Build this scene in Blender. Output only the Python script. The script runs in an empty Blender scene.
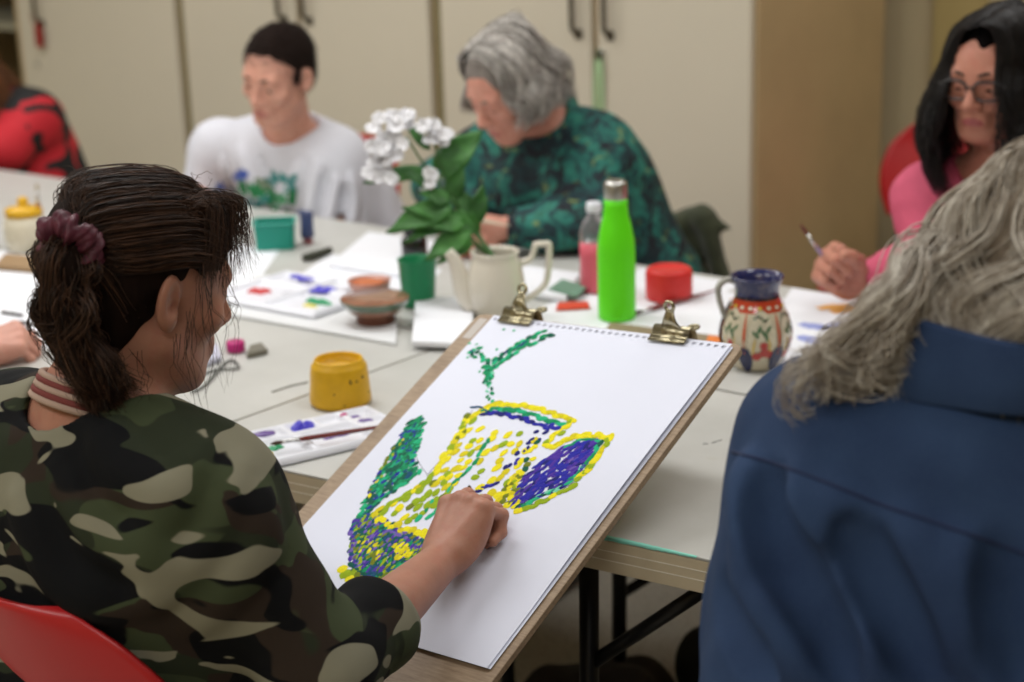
import bpy, bmesh, math, random
import numpy as np
from mathutils import Vector, Matrix
rng = np.random.default_rng(7)
random.seed(7)
SC = bpy.context.scene
COL = SC.collection
PI = math.pi

# ------------------------------------------------------------------ camera model (room axes: a along the tables, b across them)
F = 1650.0; CX, CY = 512.0, 341.0; CAMZ = 1.58
PITCH = math.atan((CY + 135.0) / F); ROLL = math.radians(1.7); YAW = math.radians(39.0)
_c, _s = math.cos(PITCH), math.sin(PITCH)
_R0 = np.array([1., 0, 0]); _U0 = np.array([0, _s, _c]); _D = np.array([0, _c, -_s])
_R = _R0 * math.cos(ROLL) - _U0 * math.sin(ROLL)
_U = _U0 * math.cos(ROLL) + _R0 * math.sin(ROLL)
_M = np.array([[math.cos(YAW), -math.sin(YAW), 0], [math.sin(YAW), math.cos(YAW), 0], [0, 0, 1.]])
CR, CU, CD = _M @ _R, _M @ _U, _M @ _D
C0 = np.array([0, 0, CAMZ])

def on(px, py, a=None, b=None, z=None, d=None):
    """the room point seen at a photo pixel, on the plane a=, b=, z= or at depth d"""
    r = CD + CR * (px - CX) / F - CU * (py - CY) / F
    if d is not None: t = d
    elif a is not None: t = a / r[0]
    elif b is not None: t = b / r[1]
    else: t = (z - CAMZ) / r[2]
    return C0 + r * t

def V(*x): return np.array(x, float)
def nrm(v):
    v = np.asarray(v, float); return v / max(1e-9, np.linalg.norm(v))

cam_d = bpy.data.cameras.new('camera'); cam = bpy.data.objects.new('camera', cam_d); COL.objects.link(cam)
cam_d.sensor_width = 36; cam_d.lens = F / 1024 * 36
m = Matrix.Identity(4)
for i in range(3):
    m[i][0] = CR[i]; m[i][1] = CU[i]; m[i][2] = -CD[i]; m[i][3] = C0[i]
cam.matrix_world = m
cam_d.clip_start = 0.05; cam_d.clip_end = 60
cam_d.dof.use_dof = True; cam_d.dof.focus_distance = 1.98; cam_d.dof.aperture_fstop = 3.4
SC.camera = cam

# ------------------------------------------------------------------ materials
def lin(c):
    """sRGB 0-255 to linear"""
    o = []
    for v in c[:3]:
        v /= 255.0
        o.append(v / 12.92 if v <= 0.04045 else ((v + 0.055) / 1.055) ** 2.4)
    return (o[0], o[1], o[2], 1.0)

class NT:
    def __init__(s, name):
        s.m = bpy.data.materials.new(name); s.m.use_nodes = True
        s.t = s.m.node_tree; s.b = s.t.nodes['Principled BSDF']
    def n(s, typ, **kw):
        nd = s.t.nodes.new(typ)
        for k, v in kw.items():
            if k in nd.inputs: nd.inputs[k].default_value = v
            else: setattr(nd, k, v)
        return nd
    def l(s, o, i): s.t.links.new(o, i)
    def mix(s, fac, a, b, blend='MIX'):
        nd = s.t.nodes.new('ShaderNodeMix'); nd.data_type = 'RGBA'; nd.blend_type = blend
        if isinstance(fac, (int, float)): nd.inputs[0].default_value = fac
        else: s.l(fac, nd.inputs[0])
        for k, v in ((6, a), (7, b)):
            if isinstance(v, tuple): nd.inputs[k].default_value = v
            else: s.l(v, nd.inputs[k])
        return nd.outputs[2]
    def coord(s, scale=(1, 1, 1), rot=(0, 0, 0), kind='Object'):
        tc = s.n('ShaderNodeTexCoord'); mp = s.n('ShaderNodeMapping')
        mp.inputs['Scale'].default_value = scale; mp.inputs['Rotation'].default_value = rot
        s.l(tc.outputs[kind], mp.inputs['Vector']); return mp.outputs[0]
    def noise(s, vec, scale, detail=3, rough=0.5, dist=0.0):
        nd = s.n('ShaderNodeTexNoise', Scale=scale, Detail=detail, Roughness=rough, Distortion=dist)
        if vec is not None: s.l(vec, nd.inputs['Vector'])
        return nd.outputs[0]
    def ramp(s, fac, stops, interp='LINEAR'):
        nd = s.n('ShaderNodeValToRGB'); nd.color_ramp.interpolation = interp
        e = nd.color_ramp.elements
        while len(e) < len(stops): e.new(0.5)
        for el, (p, c) in zip(e, stops): el.position = p; el.color = c if len(c) == 4 else tuple(c) + (1,)
        s.l(fac, nd.inputs[0]); return nd.outputs[0]
    def bump(s, h, strength=0.2, dist=0.002):
        nd = s.n('ShaderNodeBump', Strength=strength, Distance=dist); s.l(h, nd.inputs['Height'])
        s.l(nd.outputs[0], s.b.inputs['Normal']); return nd
    def base(s, c):
        if isinstance(c, tuple): s.b.inputs['Base Color'].default_value = c
        else: s.l(c, s.b.inputs['Base Color'])
    def set(s, **kw):
        for k, v in kw.items(): s.b.inputs[k.replace('_', ' ')].default_value = v

def mat(name, rgb, rough=0.5, metal=0.0, var=0.0, vscale=20, bump=0.0, bscale=200, coat=0.0, spec=0.5, trans=0.0, ior=1.45, sheen=0.0, sss=0.0, stretch=(1, 1, 1), bdist=0.002):
    t = NT(name); c = lin(rgb)
    t.set(Roughness=rough, Metallic=metal, IOR=ior)
    t.b.inputs['Specular IOR Level'].default_value = spec
    t.b.inputs['Coat Weight'].default_value = coat
    t.b.inputs['Transmission Weight'].default_value = trans
    t.b.inputs['Sheen Weight'].default_value = sheen
    if sss > 0:
        t.b.inputs['Subsurface Weight'].default_value = sss; t.b.inputs['Subsurface Radius'].default_value = (1, .35, .2); t.b.inputs['Subsurface Scale'].default_value = 0.006
    co = t.coord(stretch)
    if var > 0:
        d = tuple(max(0, x * (1 - var)) for x in c[:3]) + (1,); u = tuple(min(1, x * (1 + var)) for x in c[:3]) + (1,)
        t.base(t.ramp(t.noise(co, vscale, 4, .6), [(.3, d), (.7, u)]))
    else: t.base(c)
    if bump > 0: t.bump(t.noise(co, bscale, 3, .6), bump, bdist)
    return t.m

# ------------------------------------------------------------------ object helpers
def tag(o, label=None, cat=None, group=None, kind=None):
    for k, v in (('label', label), ('category', cat), ('group', group), ('kind', kind)):
        if v: o[k] = v
    return o

def thing(name, label, cat, loc=(0, 0, 0), rz=0.0, group=None):
    o = bpy.data.objects.new(name, None); COL.objects.link(o); o.empty_display_size = 0.05
    o.location = tuple(map(float, loc)); o.rotation_euler = (0, 0, rz)
    return tag(o, label, cat, group)

def mesh_np(name, v, f, mats, parent=None, midx=None, smooth=True, world=False):
    """v (N,3); f array (M,k) or a list of index lists. world=True: v are room coordinates while the parent stands elsewhere (unrotated)"""
    v = np.asarray(v, float)
    if world and parent is not None: v = v - np.array(parent_loc(parent))
    me = bpy.data.meshes.new(name)
    if isinstance(f, np.ndarray):
        k = f.shape[1]; flat = f.ravel().astype(np.int32); starts = np.arange(len(f), dtype=np.int32) * k; tot = np.full(len(f), k, np.int32)
    else:
        tot = np.array([len(x) for x in f], np.int32); flat = np.array([i for x in f for i in x], np.int32)
        starts = np.concatenate([[0], np.cumsum(tot)[:-1]]).astype(np.int32)
    me.vertices.add(len(v)); me.vertices.foreach_set('co', v.astype(np.float32).ravel())
    me.loops.add(len(flat)); me.loops.foreach_set('vertex_index', flat)
    me.polygons.add(len(tot)); me.polygons.foreach_set('loop_start', starts); me.polygons.foreach_set('loop_total', tot)
    for x in (mats if isinstance(mats, (list, tuple)) else [mats]): me.materials.append(x)
    if midx is not None: me.polygons.foreach_set('material_index', np.asarray(midx, np.int32))
    me.update(calc_edges=True); me.validate()
    me.polygons.foreach_set('use_smooth', np.full(len(me.polygons), bool(smooth)))
    o = bpy.data.objects.new(name, me); COL.objects.link(o)
    if parent is not None: o.parent = parent
    return o

def parent_loc(p):
    x = np.zeros(3)
    while p is not None:
        x = x + np.array(p.location); p = p.parent
    return x

def tubes(P, R, sides=5, cap=True):
    """P (S,n,3) polylines, R (S,n) radii -> verts, quads of all tubes"""
    P = np.asarray(P, float); R = np.asarray(R, float)
    if P.ndim == 2: P = P[None]; R = np.broadcast_to(R, P.shape[:2])
    R = np.broadcast_to(R, P.shape[:2]); S, n, _ = P.shape
    T = np.gradient(P, axis=1); T /= np.linalg.norm(T, axis=2, keepdims=True) + 1e-12
    ref = np.where(np.abs(T[:, :1, 2:3]) > .9, V(1, 0, 0), V(0, 0, 1))
    N = np.empty_like(T); cur = ref[:, 0] - T[:, 0] * np.sum(ref[:, 0] * T[:, 0], 1, keepdims=True)
    for i in range(n):
        cur = cur - T[:, i] * np.sum(cur * T[:, i], 1, keepdims=True)
        cur = cur / (np.linalg.norm(cur, axis=1, keepdims=True) + 1e-12); N[:, i] = cur
    Bn = np.cross(T, N)
    a = np.arange(sides) * 2 * PI / sides
    v = P[:, :, None] + R[:, :, None, None] * (N[:, :, None] * np.cos(a)[None, None, :, None] + Bn[:, :, None] * np.sin(a)[None, None, :, None])
    idx = np.arange(S * n * sides).reshape(S, n, sides)
    q = np.stack([idx[:, :-1], np.roll(idx[:, :-1], -1, 2), np.roll(idx[:, 1:], -1, 2), idx[:, 1:]], -1).reshape(-1, 4)
    fs = q
    if cap and sides == 4:
        fs = np.concatenate([q, idx[:, 0, ::-1], idx[:, -1]])
    return v.reshape(-1, 3), fs

def spline(pts, n):
    """Catmull-Rom through pts, n samples"""
    p = np.asarray(pts, float); p = np.vstack([2 * p[0] - p[1], p, 2 * p[-1] - p[-2]])
    t = np.linspace(0, len(p) - 3 - 1e-9, n); i = t.astype(int); u = (t - i)[:, None]
    a, b, c, d = p[i], p[i + 1], p[i + 2], p[i + 3]
    return .5 * (2 * b + (c - a) * u + (2 * a - 5 * b + 4 * c - d) * u**2 + (3 * b - a - 3 * c + d) * u**3)

class MB:
    """collects shapes into one mesh"""
    def __init__(s): s.v = []; s.f = []; s.m = []; s.n = 0; s.sm = []
    def add(s, v, f, mi=0, M=None, smooth=True):
        v = np.asarray(v, float)
        if M is not None: v = v @ np.array(M)[:3, :3].T + np.array(M)[:3, 3]
        s.v.append(v)
        for x in f: s.f.append([int(i) + s.n for i in x]); s.m.append(mi); s.sm.append(smooth)
        s.n += len(v); return s
    def bm(s, bm, mi=0, M=None, smooth=True):
        bm.verts.index_update(); bm.verts.ensure_lookup_table()
        s.add([tuple(x.co) for x in bm.verts], [[q.index for q in f.verts] for f in bm.faces], mi, M, smooth); bm.free(); return s
    def box(s, lo, hi, bev=0.0, mi=0, M=None, seg=2):
        bm = bmesh.new(); bmesh.ops.create_cube(bm, size=1)
        lo = np.array(lo, float); hi = np.array(hi, float)
        for x in bm.verts: x.co = Vector((lo + hi) / 2 + np.array(x.co) * (hi - lo))
        if bev > 0: bmesh.ops.bevel(bm, geom=bm.edges[:], offset=bev, segments=seg, affect='EDGES', profile=.5)
        return s.bm(bm, mi, M, smooth=False)
    def prism(s, pts, z0, z1, bev=0.0, mi=0, M=None, smooth=False):
        bm = bmesh.new(); vs = [bm.verts.new((p[0], p[1], z0)) for p in pts]; f = bm.faces.new(vs)
        r = bmesh.ops.extrude_face_region(bm, geom=[f])
        for g in r['geom']:
            if isinstance(g, bmesh.types.BMVert): g.co.z = z1
        bmesh.ops.recalc_face_normals(bm, faces=bm.faces[:])
        if bev > 0:
            ed = [e for e in bm.edges if abs(e.verts[0].co.z - e.verts[1].co.z) < 1e-6]
            bmesh.ops.bevel(bm, geom=ed, offset=bev, segments=2, affect='EDGES', profile=.5)
        return s.bm(bm, mi, M, smooth)
    def lathe(s, prof, n=32, mi=0, M=None, rfun=None):
        """prof [(r,z)] bottom to top"""
        a = np.arange(n) * 2 * PI / n; v = []; f = []
        for k, (r, z) in enumerate(prof):
            rr = np.full(n, r) if rfun is None else r * rfun(a, z)
            v.append(np.stack([rr * np.cos(a), rr * np.sin(a), np.full(n, z)], 1))
        for k in range(len(prof) - 1):
            for j in range(n): f.append([k * n + j, k * n + (j + 1) % n, (k + 1) * n + (j + 1) % n, (k + 1) * n + j])
        if prof[0][0] > 1e-5: f.append(list(range(n))[::-1])
        if prof[-1][0] > 1e-5: f.append([(len(prof) - 1) * n + j for j in range(n)])
        return s.add(np.concatenate(v), f, mi, M)
    def tube(s, pts, r, sides=10, mi=0, M=None, n=None):
        pts = np.asarray(pts, float)
        if n: pts = spline(pts, n)
        r = np.interp(np.linspace(0, 1, len(pts)), np.linspace(0, 1, len(np.atleast_1d(r))), np.atleast_1d(r))
        v, q = tubes(pts, r[None], sides); k = len(pts)
        f = [list(x) for x in q] + [list(range(sides))[::-1], [(k - 1) * sides + j for j in range(sides)]]
        return s.add(v, f, mi, M)
    def ell(s, c, r, mi=0, M=None, seg=20, ring=12):
        v = []; f = []
        for i in range(ring + 1):
            t = PI * i / ring
            for j in range(seg):
                p = 2 * PI * j / seg; v.append((c[0] + r[0] * math.sin(t) * math.cos(p), c[1] + r[1] * math.sin(t) * math.sin(p), c[2] + r[2] * math.cos(t)))
        for i in range(ring):
            for j in range(seg): f.append([i * seg + j, (i + 1) * seg + j, (i + 1) * seg + (j + 1) % seg, i * seg + (j + 1) % seg])
        return s.add(v, f, mi, M)
    def build(s, name, mats, parent=None, world=False):
        v = np.concatenate(s.v)
        o = mesh_np(name, v, s.f, mats, parent, s.m, True, world)
        o.data.polygons.foreach_set('use_smooth', np.array(s.sm[:len(o.data.polygons)], bool)) if len(s.sm) == len(o.data.polygons) else None
        return o

def frame(origin, x=None, y=None, z=None):
    """4x4 with the given axes (two of the three), orthonormalised"""
    if z is not None and x is not None:
        z = nrm(z); x = nrm(np.array(x) - z * np.dot(x, z)); y = np.cross(z, x)
    elif z is not None and y is not None:
        z = nrm(z); y = nrm(np.array(y) - z * np.dot(y, z)); x = np.cross(y, z)
    else:
        x = nrm(x); y = nrm(np.array(y) - x * np.dot(x, y)); z = np.cross(x, y)
    M = np.eye(4); M[:3, 0] = x; M[:3, 1] = y; M[:3, 2] = z; M[:3, 3] = origin
    return M

def smooth_edges(o, ang=40):
    """keep hard edges hard: split normals by angle"""
    me = o.data
    try: me.set_sharp_from_angle(angle=math.radians(ang))
    except Exception: pass
    me.polygons.foreach_set('use_smooth', np.full(len(me.polygons), True)); return o

def clone(root, loc, rz, label=None, group=None):
    r = root.copy(); COL.objects.link(r); r.location = tuple(map(float, loc)); r.rotation_euler = (0, 0, rz)
    if label: r['label'] = label
    if group: r['group'] = group
    for ch in list(root.children):
        c = ch.copy(); COL.objects.link(c); c.parent = r
        for g in list(ch.children):
            d = g.copy(); COL.objects.link(d); d.parent = c
    return r
# ------------------------------------------------------------------ the room
TZ = 0.735                       # table height
A0, A1, B0, B1, CZ = -7.2, 2.6, -1.6, 5.0, 2.75
def struct(name, mb, m):
    o = mb.build(name, m); o['kind'] = 'structure'; return o

def m_floor():
    t = NT('floor vinyl'); co = t.coord()
    c = t.ramp(t.noise(co, 3, 5, .6), [(.3, lin((176, 172, 160))), (.7, lin((196, 192, 180)))])
    c = t.mix(t.ramp(t.noise(co, 90, 2), [(.55, (0, 0, 0)), (.62, (1, 1, 1))]), c, lin((160, 154, 142)))
    t.base(c); t.set(Roughness=.45); return t.m
def m_wall(name, rgb):
    t = NT(name); co = t.coord(); c = lin(rgb)
    t.base(t.ramp(t.noise(co, 1.3, 4, .6), [(.3, tuple(x * .95 for x in c[:3])), (.7, c)]))
    t.set(Roughness=.75); t.bump(t.noise(co, 260, 2), .12, .001); return t.m
M_WALL = m_wall('wall paint', (196, 182, 146)); M_CEIL = m_wall('ceiling paint', (228, 226, 220)); M_OCHRE = m_wall('ochre trim paint', (176, 158, 104))
struct('floor', MB().box((A0, B0, -.1), (A1, B1, 0)), m_floor())
struct('ceiling', MB().box((A0, B0, CZ), (A1, B1, CZ + .1)), M_CEIL)
struct('wall_back', MB().box((A0, B1, 0), (A1, B1 + .1, CZ)), M_WALL)
struct('wall_front', MB().box((A0, B0 - .1, 0), (A1, B0, CZ)), M_WALL)
struct('wall_left', MB().box((A0 - .1, B0, 0), (A0, B1, CZ)), M_WALL)
struct('wall_right', MB().box((A1, B0, 0), (A1 + .1, B1, CZ)), M_WALL)
struct('trim_1', MB().box((-2.27, B1 - .035, 0), (-2.10, B1 - .001, CZ - .001), .004), M_OCHRE)
struct('baseboard_back', MB().box((-2.09, B1 - .018, 0), (A1 - .01, B1 - .001, .1), .004), mat('baseboard', (150, 138, 112), .5))

# cupboards along the back
M_CUP = m_wall('cream cupboard laminate', (212, 204, 184)); M_CUPB = mat('carcass with side shade', (186, 162, 122), .6, var=.08, vscale=3)  # carcass is browner than the doors: the side's shade is put into its colour
M_GAP = mat('cupboard edge strip', (128, 118, 84), .6); M_BRZ = mat('dark bronze handle', (92, 84, 70), .38, .7)
M_STEEL = mat('steel', (196, 196, 192), .28, 1.0)
CF = 4.05                        # cupboard fronts
def cupboard(a0, a1, doors, handles, label, locks=(), dz=0.0):
    t = thing('cupboard', label, 'cupboard', ((a0 + a1) / 2, CF, 0), 0, 'cream cupboards along the back wall')
    w = (a1 - a0) / 2
    b = MB().box((-w, .022, .08), (w, .80, 2.05), .003, 0).box((-w + .03, .05, .001), (w - .03, .76, .08), 0, 1)
    b.build('carcass', [M_CUPB, M_GAP], t)
    for (d0, d1) in doors:
        dm = MB().box((d0 + .012, -.002, .09), (d1 - .012, .0205, 2.04), .003)
        do = dm.build('door', M_CUP, t)
        for h in [h for h in handles if d0 < h < d1]:
            hb = MB().tube([(h, -.003, 1.085), (h, -.030, 1.10), (h, -.036, 1.13), (h, -.036, 1.25), (h, -.030, 1.28), (h, -.003, 1.295)], .0085, 10, n=30)
            hb.box((h - .014, -.005, 1.07), (h + .014, -.002, 1.10), .001).box((h - .014, -.005, 1.28), (h + .014, -.002, 1.31), .001)
            hb.v = [q + V(0, 0, dz) for q in hb.v]; hb.build('handle', M_BRZ, do)
        for (lx, lz) in [l for l in locks if d0 < l[0] < d1]:
            lk = MB().lathe([(.0, 0), (.011, 0), (.011, .006), (.008, .008), (0, .008)], 20, M=frame((lx, -.002, lz), x=(1, 0, 0), z=(0, -1, 0)))
            lk.build('lock', M_STEEL, do)
    return t
u3 = (-3.545, -2.378); c3 = sum(u3) / 2
cupboard(*u3, [(-.5835, .035), (.035, .5835)], [-2.985 - c3, -2.868 - c3], 'tall cream cupboard behind woman in green blouse, nearest the dim corner', [(-2.902 - c3, 1.035)])
u2 = (-4.795, -3.575); c2 = sum(u2) / 2
cupboard(*u2, [(-.61, 0), (0, .61)], [-4.249 - c2, -4.127 - c2], 'tall cream double cupboard behind young person in white t-shirt')
u1 = (-5.81, -4.825); c1 = sum(u1) / 2
cupboard(*u1, [(-.4925, .4925)], [-5.64 - c1], 'tall cream cupboard with red tag on its handle, left end of the row', [(-5.70 - c1, .86)], -.06)
struct('trim_2', MB().box((-4.824, CF + .014, 0), (-4.796, CF + .05, 2.05)).box((-3.574, CF + .014, 0), (-3.546, CF + .05, 2.05)), M_GAP)

# open shelf unit left of the cupboards
t = thing('shelf_unit', 'dark open shelf unit at left edge beside the cream cupboards', 'shelf unit', (-6.35, CF, 0))
MB().box((-.52, .70, 0), (.52, .72, 2.05)).build('back_panel', mat('shelf back', (88, 80, 58), .7), t)
for x in (-.52, .50): MB().box((x, .02, 0), (x + .02, .70, 2.05), .002).build('side_panel', M_CUPB, t)
for z in (.12, .50, .985, 1.38, 2.0): MB().box((-.499, .02, z), (.499, .699, z + .03), .002).build('shelf', mat('shelf board', (150, 146, 126), .6), t)

# things hanging from the cupboards
M_RTAG = mat('red tag plastic', (150, 36, 34), .45); M_GRIB = mat('green ribbon', (176, 208, 160), .7)
g = MB().tube([(-5.64, CF - .050, 1.07), (-5.642, CF - .050, 1.04), (-5.64, CF - .03, 1.01)], .0015, 6, n=12)
g.prism([(-.022, -.05), (.022, -.05), (.022, .022), (.008, .045), (-.008, .045), (-.022, .022)], -.004, .004, .001, M=frame((-5.64, CF - .026, .985), x=(1, 0, 0), z=(0, -1, 0)))
tag(g.build('key_tag', M_RTAG), 'red key tag hanging from the leftmost cupboard handle', 'key tag')
gg = MB()
for k, dx in enumerate((-.008, .006)):
    p = spline([(-2.902, CF - .014, 1.035), (-2.902 + dx, CF - .016, 1.0), (-2.905 + dx * 1.6, CF - .012, .92), (-2.908 + dx * 1.5, CF - .010, .84), (-2.91 + dx, CF - .011, .76), (-2.91, CF - .011, .745)], 26)
    w = .008
    v = np.concatenate([p + V(-w, 0, 0), p + V(w, 0, 0), p + V(w, -.0012, 0), p + V(-w, -.0012, 0)]); n = len(p)
    f = []
    for i in range(n - 1):
        for q in range(4): f.append([q * n + i, ((q + 1) % 4) * n + i, ((q + 1) % 4) * n + i + 1, q * n + i + 1])
    gg.add(v, f)
gg.ell((-2.902, CF - .017, 1.03), (.013, .004, .018), mi=1)
tag(gg.build('key_lanyard', [M_GRIB, mat('key metal', (96, 104, 84), .4, .6)]), 'pale green ribbon lanyard hanging from the cupboard lock above green blouse', 'lanyard')

# ------------------------------------------------------------------ light of the room: fluorescent ceiling lamps, unseen fill lamps added to them, a dim background
def lamp(name, a, b, sx, sy, power, col=(1, .99, .98), z=CZ - .03):
    l = bpy.data.lights.new(name, 'AREA'); l.shape = 'RECTANGLE'; l.size = sx; l.size_y = sy; l.energy = power; l.color = col
    o = bpy.data.objects.new(name, l); COL.objects.link(o); o.location = (a, b, z); return o
for _a, _b, _e in ((-2.75, 2.05, 27), (-4.9, 2.2, 25), (-.7, 2.2, 16), (-2.5, -.3, 22), (-.3, -.5, 20), (-1.0, 3.75, 17), (-5.0, -.2, 18), (-3.6, 3.0, 9)): lamp('ceiling_or_fill_lamp', _a, _b, 1.5, .5, _e)  # several are unseen fill, added to brighten the cupboards and the sitters' backs
w = bpy.data.worlds.new('room'); SC.world = w; w.use_nodes = True
w.node_tree.nodes['Background'].inputs[0].default_value = (.9, .95, 1, 1); w.node_tree.nodes['Background'].inputs[1].default_value = .25
vs = SC.view_settings; vs.view_transform = 'Standard'; vs.look = 'None'; vs.gamma = 1; vs.exposure = 0.0; vs.use_curve_mapping = False
# ------------------------------------------------------------------ folding tables
def m_table():
    t = NT('worn white table top'); co = t.coord()
    c = t.ramp(t.noise(co, 4, 6, .65), [(.3, lin((182, 182, 177))), (.7, lin((197, 197, 193)))])
    c = t.mix(t.ramp(t.noise(t.coord((1, 3, 1)), 14, 5, .7), [(.62, (0, 0, 0)), (.8, (.5, .5, .5))]), c, lin((176, 170, 154)))
    t.base(c); t.set(Roughness=.42); t.bump(t.noise(co, 120, 2), .05, .001); return t.m
M_TOP = m_table(); M_EDGE = mat('table edge band', (206, 192, 164), .5, var=.06, vscale=9); M_BLK = mat('black painted steel', (18, 18, 20), .4, .3)
M_MINT = mat('mint paint smear', (140, 222, 204), .5)
def leg_tube(mb, p, q, r=.014): mb.tube([p, q], r, 12)
M_LINE = mat('pale groove line', (244, 238, 224), .5)
def table(a0, a1, n0, n1, b1, label, paint=False, legs=((-.31, 1), (.31, -1))):
    """near edge from (a0, n0) to (a1, n1), far edge at b1; legs = (offset, brace direction)"""
    b0 = (n0 + n1) / 2; c = V((a0 + a1) / 2, (b0 + b1) / 2); t = thing('folding_table', label, 'table', (c[0], c[1], 0), 0, 'white folding tables pushed together')
    g_ = .002; P4 = [V(a0 + g_, n0 + g_) - c, V(a1 - g_, n1 + g_) - c, V(a1 - g_, b1 - g_) - c, V(a0 + g_, b1 - g_) - c]
    def ins(d): return [p + V(d, d) * V(1 if i in (0, 3) else -1, 1 if i < 2 else -1) for i, p in enumerate(P4)]
    MB().prism(P4, TZ - .004, TZ, .0012).build('tabletop', M_TOP, t)
    e = MB(); e.prism(ins(.0006), TZ - .049, TZ - .0045, .001); o = e.build('edge_band', M_EDGE, t)
    l = MB()
    for z in (.018, .031): l.prism(ins(-.0002), TZ - z - .0012, TZ - z)
    l.build('groove_line', M_LINE, o)
    h0, h1 = P4[0][1] * .5 + P4[1][1] * .5 + .09, P4[2][1] - .09
    if paint:
        n = 50; v = []; f = []; p0, p1 = V(-1.30, 0) - c, V(-1.035, 0) - c
        for i in range(n):
            q = i / (n - 1); x = p0[0] + (p1[0] - p0[0]) * q; y = P4[0][1] + (P4[1][1] - P4[0][1]) * (x - P4[0][0]) / (P4[1][0] - P4[0][0])
            w = (.0105 * (1 - q) ** .8 + .0015) * (.85 + .3 * rng.random()); hz = (.004 + .003 * rng.random()) * (1 - .7 * q)
            v += [(x, y - .0010, TZ - hz), (x, y - .0010, TZ + .0002), (x, y + .002, TZ + .0007), (x, y + w, TZ + .0005)]
        for i in range(n - 1):
            for q in range(3): f.append([i * 4 + q, i * 4 + q + 1, i * 4 + q + 5, i * 4 + q + 4])
        MB().add(v, f).build('paint_smear', M_MINT, t)['label'] = 'mint green paint smear along the table edge'
        for (x, y, x2, y2) in ((712, 443, 722, 440), (703, 444, 708, 444)):
            A_, B_ = on(x, y, z=TZ), on(x2, y2, z=TZ); o_ = V(c[0], c[1], 0); MB().tube([A_ - o_, (A_ + B_) / 2 - o_ + V(0, .001, 0), B_ - o_], .0009, 6).build('scuff', M_BLK, t)
    for x, s in legs:
        for y in (h0, h1):
            yo = y + (.015 if y == h1 else -.015); g = MB(); leg_tube(g, (x, y, TZ - .0500), (x, yo, .012)); g.lathe([(.017, .0), (.018, .012), (.016, .03)], 14, M=frame((x, yo, .001), x=(1, 0, 0), z=(0, 0, 1)))
            g.build('leg', M_BLK, t)
        for p_, q_ in (((x, h0, .26), (x, h1, .26)), ((x, h0 + .02, TZ - .062), (x, h1 - .02, TZ - .062))):
            g = MB(); leg_tube(g, p_, q_, .010); g.build('cross_bar', M_BLK, t)
        for y in (h0, h1):
            g = MB(); leg_tube(g, (x, y, .50), (x + s * .20, y, TZ - .060), .010); g.build('brace', M_BLK, t)
    return t
NB1, FB0, FB1 = 2.235, 2.240, 2.90
table(-1.93, -.73, 1.532, 1.668, NB1, 'white folding table that the drawing board leans over, in front', True, ((-.45, 1), (.085, 1)))
table(-3.132, -1.932, 1.48, 1.532, NB1, 'white folding table left of the yellow paint pot')
table(-4.334, -3.134, 1.45, 1.48, NB1, 'white folding table at left edge under the artist\'s hands')
table(-.728, .472, 1.668, 1.70, NB1, 'white folding table in front of woman in blue shirt')
table(-1.93, -.73, FB0, FB0, FB1, 'white folding table in front of dark-haired woman in pink')
table(-3.132, -1.932, FB0, FB0, FB1, 'white folding table carrying the white coffee pot, in front of green blouse')
table(-4.334, -3.134, FB0, FB0, FB1, 'white folding table at back left carrying the yellow-lidded jar')

# ------------------------------------------------------------------ red plastic stacking chairs
M_REDP = mat('red chair plastic', (176, 30, 34), .35, var=.05, vscale=6, spec=.5); M_CHR = mat('grey chair steel', (120, 120, 122), .3, .9)
def shell(u0, u1, nu, nv, fn, th=.006):
    """thick sheet from fn(u,v) -> point; u across, v along"""
    U = np.linspace(u0, u1, nu); Vv = np.linspace(0, 1, nv)
    P = np.array([[fn(u, v) for v in Vv] for u in U]); du = np.gradient(P, axis=0); dv = np.gradient(P, axis=1)
    N = np.cross(du, dv); N /= np.linalg.norm(N, axis=2, keepdims=True) + 1e-9
    T, Bt = P + N * th / 2, P - N * th / 2
    k = nu * nv; idx = np.arange(k).reshape(nu, nv); f = []
    for i in range(nu - 1):
        for j in range(nv - 1):
            f.append([idx[i, j], idx[i + 1, j], idx[i + 1, j + 1], idx[i, j + 1]]); f.append([k + idx[i, j], k + idx[i, j + 1], k + idx[i + 1, j + 1], k + idx[i + 1, j]])
    ring = [idx[i, 0] for i in range(nu)] + [idx[-1, j] for j in range(1, nv)] + [idx[i, -1] for i in range(nu - 2, -1, -1)] + [idx[0, j] for j in range(nv - 2, 0, -1)]
    for a_, b_ in zip(ring, ring[1:] + ring[:1]): f.append([a_, k + a_, k + b_, b_])
    return np.concatenate([T.reshape(-1, 3), Bt.reshape(-1, 3)]), f
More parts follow.
